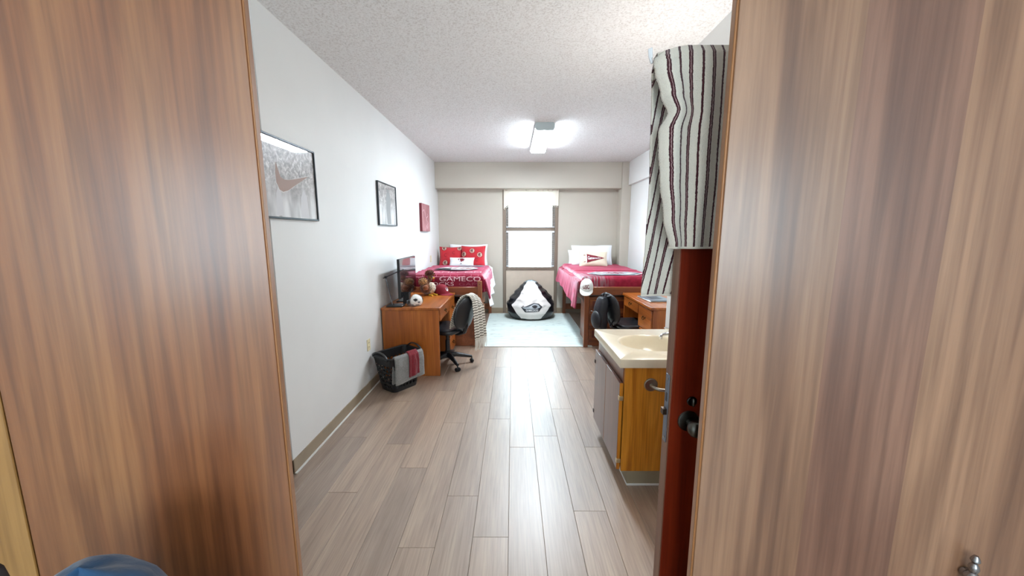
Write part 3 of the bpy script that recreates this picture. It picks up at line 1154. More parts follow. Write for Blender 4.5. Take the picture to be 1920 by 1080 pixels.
pillow('bed_pillow', 'white pillow mostly hidden behind the two red pillows', .72, .40, .15, (-.84, 6.98, .955), R(-12), 0, WHITEC)
p, on = pillow('throw_pillow', 'red patterned pillow nearest the left wall', .42, .37, .15, (-1.150, 6.79, .952), R(-17), R(3), REDC, 'red patterned pillows')
for cx, cy in ((-.12, .335), (-.10, .045), (.17, .335)):
    roundel(p, on, cx, cy, .048)
for cx, cy in ((-.10, .19), (.06, .24)):
    text('C', 'printed_letter', DKRED, p, lambda x, y, a=cx, b_=cy: on(a + x, b_ + y), size=.1, width=.05)
p, on = pillow('throw_pillow', 'red pillow with round crests, right of the other red pillow', .45, .385, .16, (-.735, 6.74, .952), R(-16), R(-4), REDC, 'red patterned pillows')
for cx, cy in ((-.175, .215), (-.01, .285), (.14, .205)):
    roundel(p, on, cx, cy, .052)
text('C', 'printed_letter', DKRED, p, lambda x, y: on(.08 + x, .10 + y), size=.1, width=.05)
p, on = pillow('lumbar_pillow', 'small white pillow with a maroon bird crest on the left bed', .44, .20, .12, (-.915, 6.50, .957), R(-36), R(-2), WHITEC)
decal([bird(0.0, .115, .07)], 'printed_crest', MAROONP, p, lambda x, y: on(x * 1.1, y, .006))
decal([[(-.05, .08), (-.03, .15), (-.012, .08)]], 'printed_crest', WHITEPR, p, lambda x, y: on(x, y, .008))
decal([[(-.02, .03), (0.02, .03), (0, .05)]], 'printed_crest', GREYPR, p, lambda x, y: on(x, y, .006))

pillow('pillow_sham', 'white pillow sham at the back, poking out towards the window', .62, .30, .14, (1.36, 6.93, .955), R(-14), R(2), WHITEC, 'white pillows on the right bed', floppy=.02)
p, on = pillow('pillow_sham', 'large white pillow sham leaning behind the pennant pillow', .74, .40, .16, (1.455, 6.74, .955), R(-18), R(-3), WHITEC, 'white pillows on the right bed', pinch=.05, floppy=.02)
p, on = pillow('pennant_pillow', 'cream pillow printed with a maroon pennant on the right bed', .50, .285, .13, (1.425, 6.47, .960), R(-22), R(-3), pm('cream_linen', (226, 214, 192), .85, bump=(240, .15, .002)))
decal([[(-.125, .235), (.20, .155), (-.125, .06)]], 'printed_pennant', MAROONP, p, lambda x, y: on(x, y, .006))
decal([[(-.145, .25), (-.128, .25), (-.128, .045), (-.145, .045)]], 'printed_pennant', WHITEPR, p, lambda x, y: on(x, y, .006))
for yy in (.075, .205):
    decal([[(-.185, yy), (-.148, yy + .003), (-.148, yy + .012), (-.185, yy + .009)]], 'printed_pennant', MAROONP, p, lambda x, y: on(x, y, .006))
text('Gamecocks', 'printed_letters', WHITEPR, p, lambda x, y: on(.005 + x, .149 + y * (1.0 - .9 * (x + .12) / .3), .011), size=.105, width=.235, bold=.002)


# ---------------------------------------------------------------- caps
def cap(label, loc, rz, rx, ry, col, patch):
    c = thing('baseball_cap', label, 'cap', loc, rz, None, rx, ry)
    m = pm('cap_cloth_%d' % col[1], col, .8, bump=(400, .2, .001))

    def dome(u, v):
        a = 2 * PI * u
        b = PI / 2 * v
        k = math.cos(b) ** .75
        return (.085 * k * math.cos(a), .098 * k * math.sin(a), .118 * math.sin(b) ** .95)
    B().grid(dome, 36, 12, cu=True).build('crown', m, c, solid=.003)

    def brim(u, v):
        a = PI * (u - .5) * .86
        r0x, r0y = .083 * math.sin(a), -.096 * math.cos(a)
        k = v * .085 * math.cos(a * .95) ** .6
        x = r0x * (1 + .05 * v)
        return (x, r0y - k, .006 - .10 * v * abs(x) * 1.2 - .012 * v)
    B().grid(brim, 20, 8).build('brim', m, c, solid=.004)
    B().ell((0, 0, .119), (.008, .008, .004), 10, 6).build('button', m, c)
    bb = B()
    for k in range(3):
        a = k * PI / 3
        bb.tube([Vector(dome((a + (PI if s < 0 else 0)) / (2 * PI), abs(s) if abs(s) < 1 else 1)) * 1.01 for s in [i / 6 for i in range(0, 7)]], .0012, 4)
        bb.tube([Vector(dome((a + PI) / (2 * PI), s)) * 1.01 for s in [i / 6 for i in range(0, 7)]], .0012, 4)
    bb.build('seam', m, c)

    def on(x, y, d=1.02):
        a = -PI / 2 + x / .095
        b = max(0, min(1, y / .14))
        q = Vector(dome((a / (2 * PI)) % 1.0, b))
        return (q.x * d, q.y * d, q.z)
    patch(c, on)
    return c


def patch_red(c, on):
    decal([disc(0, .055, .028, 18, .03)], 'patch', WHITEPR, c, on)
    decal([bird(0, .055, .017)], 'patch_print', GREYPR, c, lambda x, y: on(x, y, 1.035))


def patch_white(c, on):
    text('USC', 'embroidered_letters', MAROONP, c, lambda x, y: on(x, .05 + y, 1.035), size=.062, width=.105, bold=.002)


# ---------------------------------------------------------------- wall pictures
def bwphoto(name, seed, sc):
    t = NT(name)
    mp = t.coord((1, 1, 1), loc=(seed, 0, 0))
    n1 = t.n('ShaderNodeTexNoise', Scale=34.0 * sc, Detail=5.0, Roughness=.7, Distortion=.6)
    t.l(mp.outputs[0], n1.inputs['Vector'])
    m2 = t.coord((1, 9, 2.2), loc=(seed * 2, 0, 0))
    n2 = t.n('ShaderNodeTexNoise', Scale=1.0, Detail=3.0, Distortion=.6)
    t.l(m2.outputs[0], n2.inputs['Vector'])
    r1 = t.ramp(n1.outputs['Fac'], [(0.36, (112, 110, 112)), (0.5, (172, 168, 168)), (0.64, (232, 230, 230))])
    r2 = t.ramp(n2.outputs['Fac'], [(0.36, (168, 166, 168)), (0.62, (240, 240, 242))])
    sp = t.n('ShaderNodeSeparateXYZ')
    tcg = t.n('ShaderNodeTexCoord')
    t.l(tcg.outputs['Generated'], sp.inputs[0])
    rz_ = t.ramp(sp.outputs[2], [(0.22, (255, 255, 255)), (0.62, (20, 20, 20)), (0.92, (40, 40, 40)), (1.0, (190, 190, 190))])
    cl = t.mix(rz_.outputs[0], r1.outputs[0], r2.outputs[0])
    t.l(cl, t.b.inputs['Base Color'])
    t.b.inputs['Roughness'].default_value = .35
    return t.m


PGLASS = glass_mat('picture_glass', (1, 1, 1), .01, 1.5)
FRM = pm('black_frame', (52, 58, 62), .35, metal=.5)


def picture(name, label, y0, y1, z0, z1, mat):
    p = thing(name, label, 'picture', (LW, (y0 + y1) / 2, z0))
    w, h = y1 - y0, z1 - z0
    B().box(.001, .012, -w / 2 + .006, w / 2 - .006, .006, h - .006).build('print', mat, p, smooth=False)
    for a, b_ in ((-w / 2, -w / 2 + .012), (w / 2 - .012, w / 2)):
        B().box(0.0005, .022, a, b_, 0, h, .002).build('frame_side', FRM, p)
    for a, b_ in ((0, .012), (h - .012, h)):
        B().box(0.0005, .022, -w / 2 + .012, w / 2 - .012, a, b_, .002).build('frame_side', FRM, p)
    B().box(.0135, .0155, -w / 2 + .012, w / 2 - .012, .012, h - .012).build('glazing', PGLASS, p, smooth=False)
    return p, w, h


p, w, h = picture('framed_photo', 'large framed black-and-white crowd photo with a tan swoosh, nearest the viewer', 2.115, 2.695, 1.638, 2.118, bwphoto('crowd_photo', 3.1, 1.0))
sw = [(-.145, .335), (-.158, .27), (-.155, .215), (-.13, .175), (-.095, .165), (-.04, .18), (.05, .225), (.205, .300), (.05, .262), (-.03, .245), (-.075, .242), (-.11, .252), (-.125, .285)]


def fan(poly, name, mat, par, fn):
    b = B()
    b.v = [tuple(fn(x, y)) for x, y in poly]
    b.f = [tuple(range(len(poly)))]
    return b.build(name, mat, par, smooth=False, fix=False)


fan([(x * 1.04 + .0, (y - .23) * 1.08 + .23) for x, y in sw], 'printed_swoosh', WHITEPR, p, lambda x, y: (.0123, x, y))
fan(sw, 'printed_swoosh', pm('tan_print', (172, 146, 136), .6), p, lambda x, y: (.0127, x, y))
for cx, ww in ((-.14, .035), (.13, .05)):
    fan([(cx - ww, .02), (cx + ww, .02), (cx + ww * .7, .16), (cx, .20), (cx - ww * .7, .15)], 'printed_figure', pm('pale_figure_print', (220, 220, 224), .6), p, lambda x, y: (.0121, x, y))
p, w, h = picture('framed_photo', 'smaller-looking framed black-and-white figure photo, middle picture on the wall', 3.915, 4.515, 1.637, 2.097, bwphoto('figure_photo', 11.7, .8))
fan([(-.03, .02), (.10, .02), (.09, .2), (.12, .30), (.05, .40), (.0, .41), (-.04, .3), (-.05, .18)], 'printed_figure', pm('grey_figure_print', (150, 156, 160), .6), p, lambda x, y: (.0123, x, y))
cv = thing('canvas_print', 'dusty maroon canvas with a pale line drawing, farthest picture on the wall', 'picture', (LW, 5.94, 1.585))
B().box(.0005, .038, -.26, .26, 0, .425, .003).build('canvas_edge', pm('dark_maroon_edge', (108, 34, 44), .7), cv)
t = NT('dusty_maroon_canvas')
mp = t.coord((4, 4, 4))
n1 = t.n('ShaderNodeTexNoise', Scale=1.5, Detail=5.0)
t.l(mp.outputs[0], n1.inputs['Vector'])
r = t.ramp(n1.outputs['Fac'], [(.35, (150, 92, 96)), (.7, (178, 124, 126))])
t.l(r.outputs[0], t.b.inputs['Base Color'])
t.b.inputs['Roughness'].default_value = .6
B().box(.0382, .040, -.258, .258, .002, .423).build('canvas_face', t.m, cv)
bb = B()
bb.tube([(.0405, -.2 + .3 * i / 14, .30 + .045 * math.sin(i * .45) - .004 * i) for i in range(15)], .0035, 5)
bb.tube([(.0405, .07 + .05 * math.sin(i * .9), .28 - .017 * i) for i in range(14)], .003, 5)
bb.tube([(.0405, -.02 + .02 * i, .03 + .06 * abs(math.sin(i * .8))) for i in range(9)], .003, 5)
bb.build('line_drawing', PINKPR, cv)
ol = thing('wall_outlet', 'ivory electrical outlet low on the left wall above the basket', 'outlet', (LW, 3.485, .41))
IV = pm('ivory_plastic', (226, 214, 176), .4)
B().box(.0002, .006, -.036, .036, 0, .115, .002).build('cover_plate', IV, ol)
for zz in (.036, .079):
    s_ = B().lathe([(.016, .006), (.0155, .008), (0, .0082)], 18, (0, 0, zz), axis='x').build('socket', IV, ol)
    for yy in (-.006, .006):
        B().box(.0082, .0088, yy - .0012, yy + .0012, zz - .004, zz + .006).build('slot', BLACKP, s_)
ol = thing('wall_outlet', 'ivory electrical outlet on the left wall beside the bed pillows', 'outlet', (LW, 6.35, 1.06))
B().box(.0002, .006, -.036, .036, 0, .115, .002).build('cover_plate', IV, ol)
ol = thing('wall_outlet', 'ivory electrical outlet on the right wall above the quilt', 'outlet', (RW, 6.0, 1.06), PI)
B().box(.0002, .006, -.036, .036, 0, .115, .002).build('cover_plate', IV, ol)


# ---------------------------------------------------------------- desks
def desk(label, loc, rz):
    d = thing('writing_desk', label, 'desk', loc, rz)
    L, D, H = 1.015, .62, .765
    B().box(-.008, L + .008, -.012, D, H - .03, H, .004).build('desktop', OAKX, d)
    B().box(-.006, L + .006, -.0145, -.0122, H - .028, H - .004, .0008).build('desktop_edge', OAKX, d)
    B().box(0, .024, .006, D - .004, 0, H - .03, .002).build('end_panel', OAKZ, d)
    B().box(.024, .60, D - .03, D - .012, .25, H - .03).build('back_panel', OAKX, d)
    B().box(.024, .60, .03, D - .03, H - .155, H - .145).build('drawer_tray', OAKX, d)
    B().box(.60, L, .012, D - .004, .03, H - .03, .002).build('pedestal', OAKZ, d)
    B().box(.62, L - .02, .05, D - .03, 0, .03).build('plinth', DARKW, d)

    def drawer(x0, x1, z0, z1):
        dr = B().box(x0, x1, -.006, .0118, z0, z1, .003).build('drawer', OAKX, d)
        xm, zm = (x0 + x1) / 2, (z0 + z1) / 2 + .012
        for s in (-1, 1):
            B().lathe([(.011, -.006), (.011, -.009), (.005, -.012), (.005, -.02), (0, -.02)], 12, (xm + s * .032, 0, zm), axis='y').build('handle_post', BRASSD, dr)
        B().tube([(xm - .032, -.018, zm), (xm - .03, -.022, zm - .018), (xm - .012, -.024, zm - .027), (xm + .012, -.024, zm - .027), (xm + .03, -.022, zm - .018), (xm + .032, -.018, zm)], .0035, 8).build('bail_handle', BRASSD, dr)
    drawer(.034, .59, H - .155, H - .036)
    drawer(.612, L - .012, H - .29, H - .036)
    drawer(.612, L - .012, H - .51, H - .30)
    drawer(.612, L - .012, .04, H - .52)
    return d


desk('honey wood desk against the left wall with a monitor on it', (-.79, 3.85, 0), R(90))
desk('honey wood desk on the right, partly hidden behind the vanity', (1.492, 4.866, 0), R(-90))


# ---------------------------------------------------------------- office chairs
def chair(label, loc, rz, group):
    c = thing('office_chair', label, 'chair', loc, rz, group)
    n = 5
    for k in range(n):
        a = 2 * PI * k / n + .35
        ca, sa = math.cos(a), math.sin(a)
        lg = B().tube([(.02 * ca, .02 * sa, .125), (.10 * ca, .10 * sa, .118), (.22 * ca, .22 * sa, .09), (.285 * ca, .285 * sa, .076)], [.034, .028, .02, .016], 10).build('base_leg', BLACKP, c)
        cs = B()
        for s in (-1, 1):
            cs.lathe([(.02, -.008), (.024, -.006), (.024, .006), (.02, .008)], 16, (.285 * ca - s * .014 * sa, .285 * sa + s * .014 * ca, .0245), axis='x' if abs(sa) > abs(ca) else 'y')
        cs.tube([(.285 * ca, .285 * sa, .08), (.285 * ca, .285 * sa, .024)], .008, 8)
        cs.build('caster', BLACKP, lg)
    B().lathe([(.036, .09), (.036, .17), (.026, .172), (.026, .30), (.018, .302), (.018, .40)], 18).build('gas_column', BLACKP, c)
    B().box(-.09, .09, -.12, .10, .385, .415, .01).build('seat_plate', BLACKP, c)

    def seat(u, v):
        a = 2 * PI * u
        b = PI * (v - .5)
        def sp(x, e):
            return math.copysign(abs(x) ** e, x)
        return (.235 * sp(math.cos(b), .3) * sp(math.cos(a), .45), .225 * sp(math.cos(b), .3) * sp(math.sin(a), .45) + .02, .446 + .036 * sp(math.sin(b), .7) - .05 * max(0, (sp(math.sin(a), .45) - .7)) * .6)
    B().grid(seat, 40, 12, cu=True).build('seat', BLACKL, c, angle=70)
    B().tube([(0, -.06, .40), (0, -.16, .392), (0, -.235, .42), (0, -.268, .50), (0, -.272, .60), (0, -.265, .66)], [.03, .034, .036, .034, .03, .02], 10, flat=.55).build('back_bracket', BLACKP, c)

    def back(u, v):
        a = 2 * PI * u
        b = PI * (v - .5)
        def sp(x, e):
            return math.copysign(abs(x) ** e, x)
        x = .205 * sp(math.cos(b), .55) * sp(math.cos(a), .8)
        z = .19 * sp(math.cos(b), .55) * sp(math.sin(a), .75)
        y = .035 * math.sin(b)
        return (x, -.235 + y + .9 * x * x - .16 * (z) - .04, .655 + z)
    B().grid(back, 40, 12, cu=True).build('backrest', BLACKL, c, angle=70)
    return c


chair('black office chair with a knitted throw over its back', (-.775, 4.22, 0), R(66), 'black office chairs')
chair('black office chair with a backpack hung on it, at the right desk', (1.445, 4.43, 0), R(-80), 'black office chairs')

# throw on the left chair
t = NT('knitted_throw')
tcx = t.n('ShaderNodeTexCoord')
sp_ = t.n('ShaderNodeSeparateXYZ')
t.l(tcx.outputs['UV'], sp_.inputs[0])
wv = t.n('ShaderNodeTexWave', Scale=7.5, Distortion=.6)
wv.bands_direction = 'Y'
t.l(tcx.outputs['UV'], wv.inputs['Vector'])
r = t.ramp(wv.outputs['Fac'], [(.30, (226, 220, 208)), (.62, (196, 188, 174)), (.82, (120, 112, 102)), (1.0, (96, 88, 80))])
t.l(r.outputs[0], t.b.inputs['Base Color'])
t.b.inputs['Roughness'].default_value = .9
nk = t.n('ShaderNodeTexNoise', Scale=70.0, Detail=2.0)
t.l(tcx.outputs['UV'], nk.inputs['Vector'])
t.bump(nk.outputs['Fac'], .4, .006)
KN = t.m
th = thing('throw_blanket', 'cream and grey striped throw with fringe over the left chair', 'blanket', (-.775, 4.22, 0), R(66))
path = [(-.165, .50), (-.178, .58), (-.196, .66), (-.220, .74), (-.245, .81), (-.268, .856), (-.300, .872), (-.335, .858), (-.357, .80), (-.366, .70), (-.372, .58), (-.378, .46), (-.384, .34)]
PLn = len(path) - 1


def tpt(v):
    k = min(PLn - 1, int(v * PLn))
    f_ = v * PLn - k
    return lerp(path[k][0], path[k + 1][0], f_), lerp(path[k][1], path[k + 1][1], f_)


def tfn(u, v):
    y, z = tpt(v)
    # in front it hangs across the whole back, behind it slides to the far half
    xa = sinterp(v, [(0, -.19), (.35, -.15), (.5, -.06), (.7, -.01), (1, .0)])
    xb = sinterp(v, [(0, .14), (.5, .19), (1, .24)])
    x = lerp(xa, xb, u)
    if .25 < v < .72:
        z -= 1.6 * max(0, abs(x) - .06) ** 1.6
    y += .012 * math.sin(u * 17) * (.25 + max(0, v - .45) * 1.6) + .01 * nz(u * 3, v * 4)
    return (x, y, z)


b = B()
b.grid(tfn, 40, 60)
uv = [(i / 40, j / 60 * 1.9) for j in range(61) for i in range(41)]
b.build('throw_cloth', KN, th, uv=uv, solid=.012, fix=False)
b = B()
for i in range(30):
    p = tfn((i + .5) / 30, 1)
    b.tube([p, (p[0] + .006 * random.uniform(-1, 1), p[1] + .006 * random.uniform(-1, 1), p[2] - .06), (p[0] + .012 * random.uniform(-1, 1), p[1] + .01 * random.uniform(-1, 1), p[2] - .13)], [.005, .0045, .003], 5)
o = b.build('fringe', pm('cream_wool', (226, 220, 210), .9), th)
o['kind'] = 'stuff'

# backpack on the right chair
NAVY = pm('navy_nylon', (13, 17, 27), .5, bump=(60, .4, .006), vary=.1)
bp = thing('backpack', 'dark navy backpack with arched straps hanging on the right chair', 'backpack', (1.08, 4.35, .40), R(-74))


def bag(u, v):
    a = 2 * PI * u
    b_ = PI * (v - .5)
    def sp(x, e):
        return math.copysign(abs(x) ** e, x)
    x = .10 * sp(math.cos(b_), .4) * sp(math.cos(a), .55)
    y = .062 * sp(math.cos(b_), .4) * sp(math.sin(a), .55)
    z = .20 + .20 * sp(math.sin(b_), .7)
    k = 1 + .05 * nz(x * 9, z * 9, y * 9)
    return (x * k * (1 - .12 * (z / .4)), y * k - .02 * math.sin(z * 9), z)


B().grid(bag, 44, 26, cu=True).build('bag_body', NAVY, bp, angle=70)
B().ell((0, -.075, .12), (.105, .045, .11), 20, 12).build('front_pocket', NAVY, bp)
B().tube([(-.08, -.105, .215), (-.03, -.118, .225), (.03, -.118, .225), (.08, -.105, .215)], .004, 6).build('zip', DKMETAL, bp)
for s in (-1, 1):
    B().tube([(s * .075, .07, .05), (s * .09, .115, .14), (s * .10, .125, .26), (s * .09, .11, .36), (s * .075, .07, .425), (s * .06, .02, .41)], [.018, .026, .032, .032, .028, .02], 10, flat=.35).build('shoulder_strap', NAVY, bp)
B().tube([(-.03, .03, .395), (-.025, .03, .43), (0, .03, .445), (.025, .03, .43), (.03, .03, .395)], .008, 8).build('carry_loop', NAVY, bp)

# ---------------------------------------------------------------- things on the left desk
DZ = .765
mo = thing('monitor', 'glossy black flat monitor facing the room on the left desk', 'monitor', (-1.24, 4.30, DZ), R(1))
B().box(-.018, .012, -.35, .34, .075, .51, .004).build('monitor_shell', BLACKP, mo)
B().box(.0121, .0128, -.342, .332, .088, .502).build('screen', pm('glossy_screen', (10, 11, 14), .03, spec=1.0, coat=1.0), mo)
B().box(-.04, -.018, -.16, .16, .16, .44, .01).build('rear_housing', BLACKP, mo)
B().box(-.035, -.019, -.03, .03, .01, .2, .004).build('stand_neck', BLACKP, mo)
B().box(-.11, .08, -.13, .13, 0.0005, .012, .004).build('stand_base', BLACKP, mo)

dl = thing('desk_lamp', 'thin black folding desk lamp in front of the monitor', 'lamp', (-1.275, 3.925, DZ))
B().box(-.085, .09, -.065, .06, .0005, .02, .006).build('lamp_base', BLACKP, dl)
GRYM = pm('grey_aluminium', (120, 126, 134), .35, metal=.8)
B().tube([(-.035, 0, .02), (-.098, .01, .315)], .008, 8, flat=.6).build('lower_arm', GRYM, dl)
B().lathe([(.012, -.012), (.012, .012)], 14, (-.098, .01, .318), axis='y').build('elbow', BLACKP, dl)
B().tube([(-.125, .01, .306), (-.098, .01, .318), (.03, -.005, .375), (.105, -.01, .405)], [.008, .009, .009, .007], 8, flat=.6).build('lamp_head', BLACKP, dl)

pc = thing('pen_cup', 'small square black cup with a pen behind the toy helmet', 'cup', (-1.205, 4.11, DZ))
B().box(-.034, .034, -.034, .034, .0005, .006).build('cup_floor', BLACKP, pc)
for M_ in ((-.034, .034, -.034, -.029), (-.034, .034, .029, .034), (-.034, -.029, -.029, .029), (.029, .034, -.029, .029)):
    B().box(*M_, .006, .125, .001).build('cup_side', BLACKP, pc)
B().tube([(.0, .0, .01), (.055, .03, .165)], .004, 8).build('pen', DKMETAL, pc)
B().tube([(.01, -.01, .01), (.03, .015, .15)], .0035, 8).build('pen', BLACKP, pc)

hm = thing('toy_helmet', 'miniature white football helmet with a grey face mask on the left desk', 'helmet', (-1.075, 3.985, DZ), R(0))
HW = pm('helmet_white', (236, 234, 228), .25, coat=.5)


def helm(u, v):
    a = R(-118) + R(236) * u        # opening towards -x
    b_ = R(-42) + R(132) * v
    r_ = .072
    k = .9 + .1 * math.cos(a)
    return (r_ * 1.12 * math.cos(b_) * math.cos(a), r_ * math.cos(b_) * math.sin(a), .052 + r_ * .98 * math.sin(b_))


B().grid(helm, 40, 24).build('shell', HW, hm, solid=.004)
B().grid(lambda u, v: helm(.5 + (u - .5) * .07, .18 + .82 * v), 4, 16).build('centre_stripe', pm('helmet_black', (26, 26, 30), .3), hm, solid=.006)
GREYM = pm('face_mask_grey', (96, 100, 104), .4, metal=.4)
bb = B()
for zz, rr in ((.012, .080), (.030, .088), (.050, .085)):
    bb.tube([(rr * 1.08 * math.cos(a), rr * math.sin(a), zz) for a in [R(112 + 136 * i / 14) for i in range(15)]], .0035, 6)
for aa in (R(150), R(180), R(210)):
    bb.tube([(.086 * 1.05 * math.cos(aa), .084 * math.sin(aa), zz) for zz in (.012, .03, .05)], .003, 6)
bb.build('face_mask', GREYM, hm)


def onh(x, y):
    a = -PI / 2 + .25 + x / .072
    b_ = y / .072
    r_ = .0765
    return (r_ * 1.12 * math.cos(b_) * math.cos(a), r_ * math.cos(b_) * math.sin(a), .052 + r_ * .98 * math.sin(b_))


decal([bird(.0, .018, .026)], 'logo_print', BLACKPR, hm, onh, .01)
decal([bird(.032, -.008, .016)], 'logo_print', GREYPR, hm, onh, .01)
decal([[(-.045, -.036), (-.02, -.036), (-.02, -.030), (-.045, -.030)], [(0.0, -.040), (.04, -.040), (.04, -.033), (0, -.033)]], 'logo_print', BLACKPR, hm, onh, .01)

# plush bird
pb = thing('plush_bird', 'fluffy brown toy bird with a dark red tuft and yellow feet', 'plush toy', (-1.105, 4.68, DZ), R(15))
FT = pm('brown_plush', (104, 62, 34), .95, sheen=.6, bump=(90, .6, .01), vary=.35, vs_=30)
FL = pm('tan_plush', (176, 130, 80), .95, sheen=.6, bump=(90, .6, .01), vary=.3, vs_=30)
FWm = pm('speckled_plush', (190, 168, 150), .95, sheen=.6, bump=(90, .6, .01), vary=.4, vs_=60)
FDk = pm('dark_red_plush', (70, 22, 24), .95, sheen=.5, bump=(90, .6, .01), vary=.3, vs_=40)
lump = lambda k: (lambda d: 1 + .10 * nz(d.x * k, d.y * k, d.z * k) + .05 * nz(d.x * 3 * k, d.y * 3 * k, d.z * 3 * k))
body = B().ell((0, 0, .095), (.085, .095, .085), 36, 24, lump(4)).build('body', FT, pb, angle=80)
B().ell((.055, -.045, .10), (.052, .05, .068), 28, 18, lump(4)).build('chest', FWm, pb, angle=80)
B().ell((-.045, -.02, .175), (.06, .06, .05), 28, 18, lump(4)).build('wing', FL, pb, angle=80)
B().ell((-.02, -.075, .105), (.04, .04, .035), 24, 16, lump(4)).build('wing', pm('rust_plush', (138, 76, 36), .95, sheen=.5, bump=(90, .6, .01), vary=.3, vs_=40), pb, angle=80)
hd = B().ell((.045, -.01, .225), (.036, .04, .042), 24, 16, lump(4)).build('head', FT, pb, angle=80)
B().ell((.04, .0, .275), (.05, .045, .036), 28, 18, lump(6)).build('head_tuft', FDk, hd, angle=80)
B().lathe([(.012, 0), (.009, .012), (0, .028)], 10, (.076, -.03, .222), axis='x').build('beak', pm('yellow_felt', (222, 178, 52), .8), hd)
B().ell((.08, -.03, .195), (.012, .012, .022), 12, 8).build('wattle', pm('wattle_red', (160, 30, 34), .9), hd)
for s in (-1, 1):
    B().ell((.066, -.012 + s * .022 - .01, .235), (.006, .006, .006), 10, 6).build('eye', BLACKP, hd)
YF = MATS['yellow_felt']
for s, fx in ((-1, .02), (1, .08)):
    ft = B()
    for a in (-.5, 0, .5):
        ft.tube([(fx, -.05 + s * .02, .012), (fx + .045 * math.cos(a), -.085 + s * .02 + .03 * math.sin(a), .009)], [.011, .008], 8)
    ft.build('foot', YF, pb)
b = B()
for i in range(900):
    while True:
        d = Vector((random.gauss(0, 1), random.gauss(0, 1), random.gauss(0, 1))).normalized()
        if d.z > -.6:
            break
    part = random.random()
    c0, rr = ((0, 0, .095), (.085, .095, .085)) if part < .45 else (((-.045, -.02, .175), (.06, .06, .05)) if part < .65 else ((.04, 0, .275), (.05, .045, .036)))
    p0_ = Vector((c0[0] + d.x * rr[0] * .95, c0[1] + d.y * rr[1] * .95, c0[2] + d.z * rr[2] * .95))
    e = d + Vector((random.uniform(-.5, .5), random.uniform(-.5, .5), random.uniform(-.6, .3)))
    p1_ = p0_ + e.normalized() * random.uniform(.012, .026)
    if p1_.z > .006:
        b.tube([p0_, p1_], [.0028, .0006], 4, caps=False)
o = b.build('plush_pile', pm('mixed_pile', (112, 66, 44), .95, vary=.5, vs_=50), pb, fix=False)
o['kind'] = 'stuff'

cap('maroon baseball cap with a white patch lying on the left desk', (-.93, 4.74, DZ + .012), R(62), 0, 0, (128, 14, 36), patch_red)
cap('white baseball cap lettered in maroon, hung on the right bed post', (.985, 4.835, .838), R(-16), R(26), 0, (236, 236, 232), patch_white)

# flat book on the right desk
lt = thing('laptop', 'closed grey laptop lying on the right desk', 'laptop', (1.585, 4.16, DZ), R(4))
B().box(0, .27, 0, .38, .0005, .012, .004).build('laptop_base', pm('pale_aluminium', (196, 202, 206), .35, metal=.6), lt)
B().box(0.004, .268, .002, .378, .0125, .020, .003).build('laptop_lid', pm('grey_lid', (120, 134, 142), .3, metal=.5), lt)
fan([(.05, .08), (.20, .10), (.19, .28), (.12, .25), (.07, .30)], 'lid_print', pm('dark_lid_print', (62, 74, 82), .4), lt, lambda x, y: (x, y, .0203))

# ---------------------------------------------------------------- laundry basket
bk = thing('laundry_basket', 'black perforated plastic laundry basket beside the left desk', 'basket', (-1.165, 3.585, 0), math.atan2(.80, .60))
BH = .36


def rr_pt(a, hx, hy, rc):
    """point on a rounded rectangle, a in 0..1 along its outline"""
    per = [2 * (hy - rc), PI / 2 * rc, 2 * (hx - rc), PI / 2 * rc] * 2
    s = (a % 1.0) * sum(per)
    cs = [(hx - rc, hy - rc), (-(hx - rc), hy - rc), (-(hx - rc), -(hy - rc)), (hx - rc, -(hy - rc))]
    for k in range(8):
        if s <= per[k] or k == 7:
            break
        s -= per[k]
    q = k // 2
    dirs = [((hx, -(hy - rc)), (0, 1)), ((hx - rc, hy), (-1, 0)), ((-hx, hy - rc), (0, -1)), ((-(hx - rc), -hy), (1, 0))]
    if k % 2 == 0:
        (x, y), (dx, dy) = dirs[q]
        return x + dx * s, y + dy * s
    cx, cy = cs[q]
    a0 = q * PI / 2
    a_ = a0 + s / rc
    return cx + rc * math.cos(a_), cy + rc * math.sin(a_)


def shell(a, z, o=0):
    k = z / BH
    hx, hy = .145 + .055 * k + o, .115 + .042 * k + o
    x, y = rr_pt(a, hx, hy, .05)
    return (x, y, z)


b = B()
NU, NVc = 26, 6
z0_, z1_ = .035, .285
for j in range(NVc):
    for i in range(NU):
        a0_, a1_ = (i + .5 * (j % 2)) / NU, (i + 1 + .5 * (j % 2)) / NU
        zz0, zz1 = lerp(z0_, z1_, j / NVc), lerp(z0_, z1_, (j + 1) / NVc)
        base_i = len(b.v)
        ring_o = [(0, 0), (.5, 0), (1, 0), (1, .5), (1, 1), (.5, 1), (0, 1), (0, .5)]
        for (p_, q_) in ring_o:
            b.v.append(shell(lerp(a0_, a1_, p_), lerp(zz0, zz1, q_)))
        for (p_, q_) in ring_o:
            d_ = Vector((p_ - .5, q_ - .5)).normalized() * .40
            b.v.append(shell(lerp(a0_, a1_, .5 + d_.x), lerp(zz0, zz1, .5 + d_.y)))
        for k in range(8):
            k2 = (k + 1) % 8
            b.f.append((base_i + k, base_i + k2, base_i + 8 + k2, base_i + 8 + k))
b.grid(lambda u, v: shell(u, .0015 + v * (z0_ - .0015)), 72, 1, cu=True)
b.grid(lambda u, v: shell(u, z1_ + v * (BH - z1_)), 72, 1, cu=True)
b.build('perforated_wall', BLACKP, bk, solid=.004, fix=False, smooth=False)
b = B()
b.v = [shell(i / 48, .003) for i in range(48)]
b.f = [tuple(range(48))]
b.build('basket_floor', BLACKP, bk, solid=.003)
B().tube([shell(i / 72, BH, .004) for i in range(73)], .009, 8, caps=False).build('rim', BLACKP, bk)
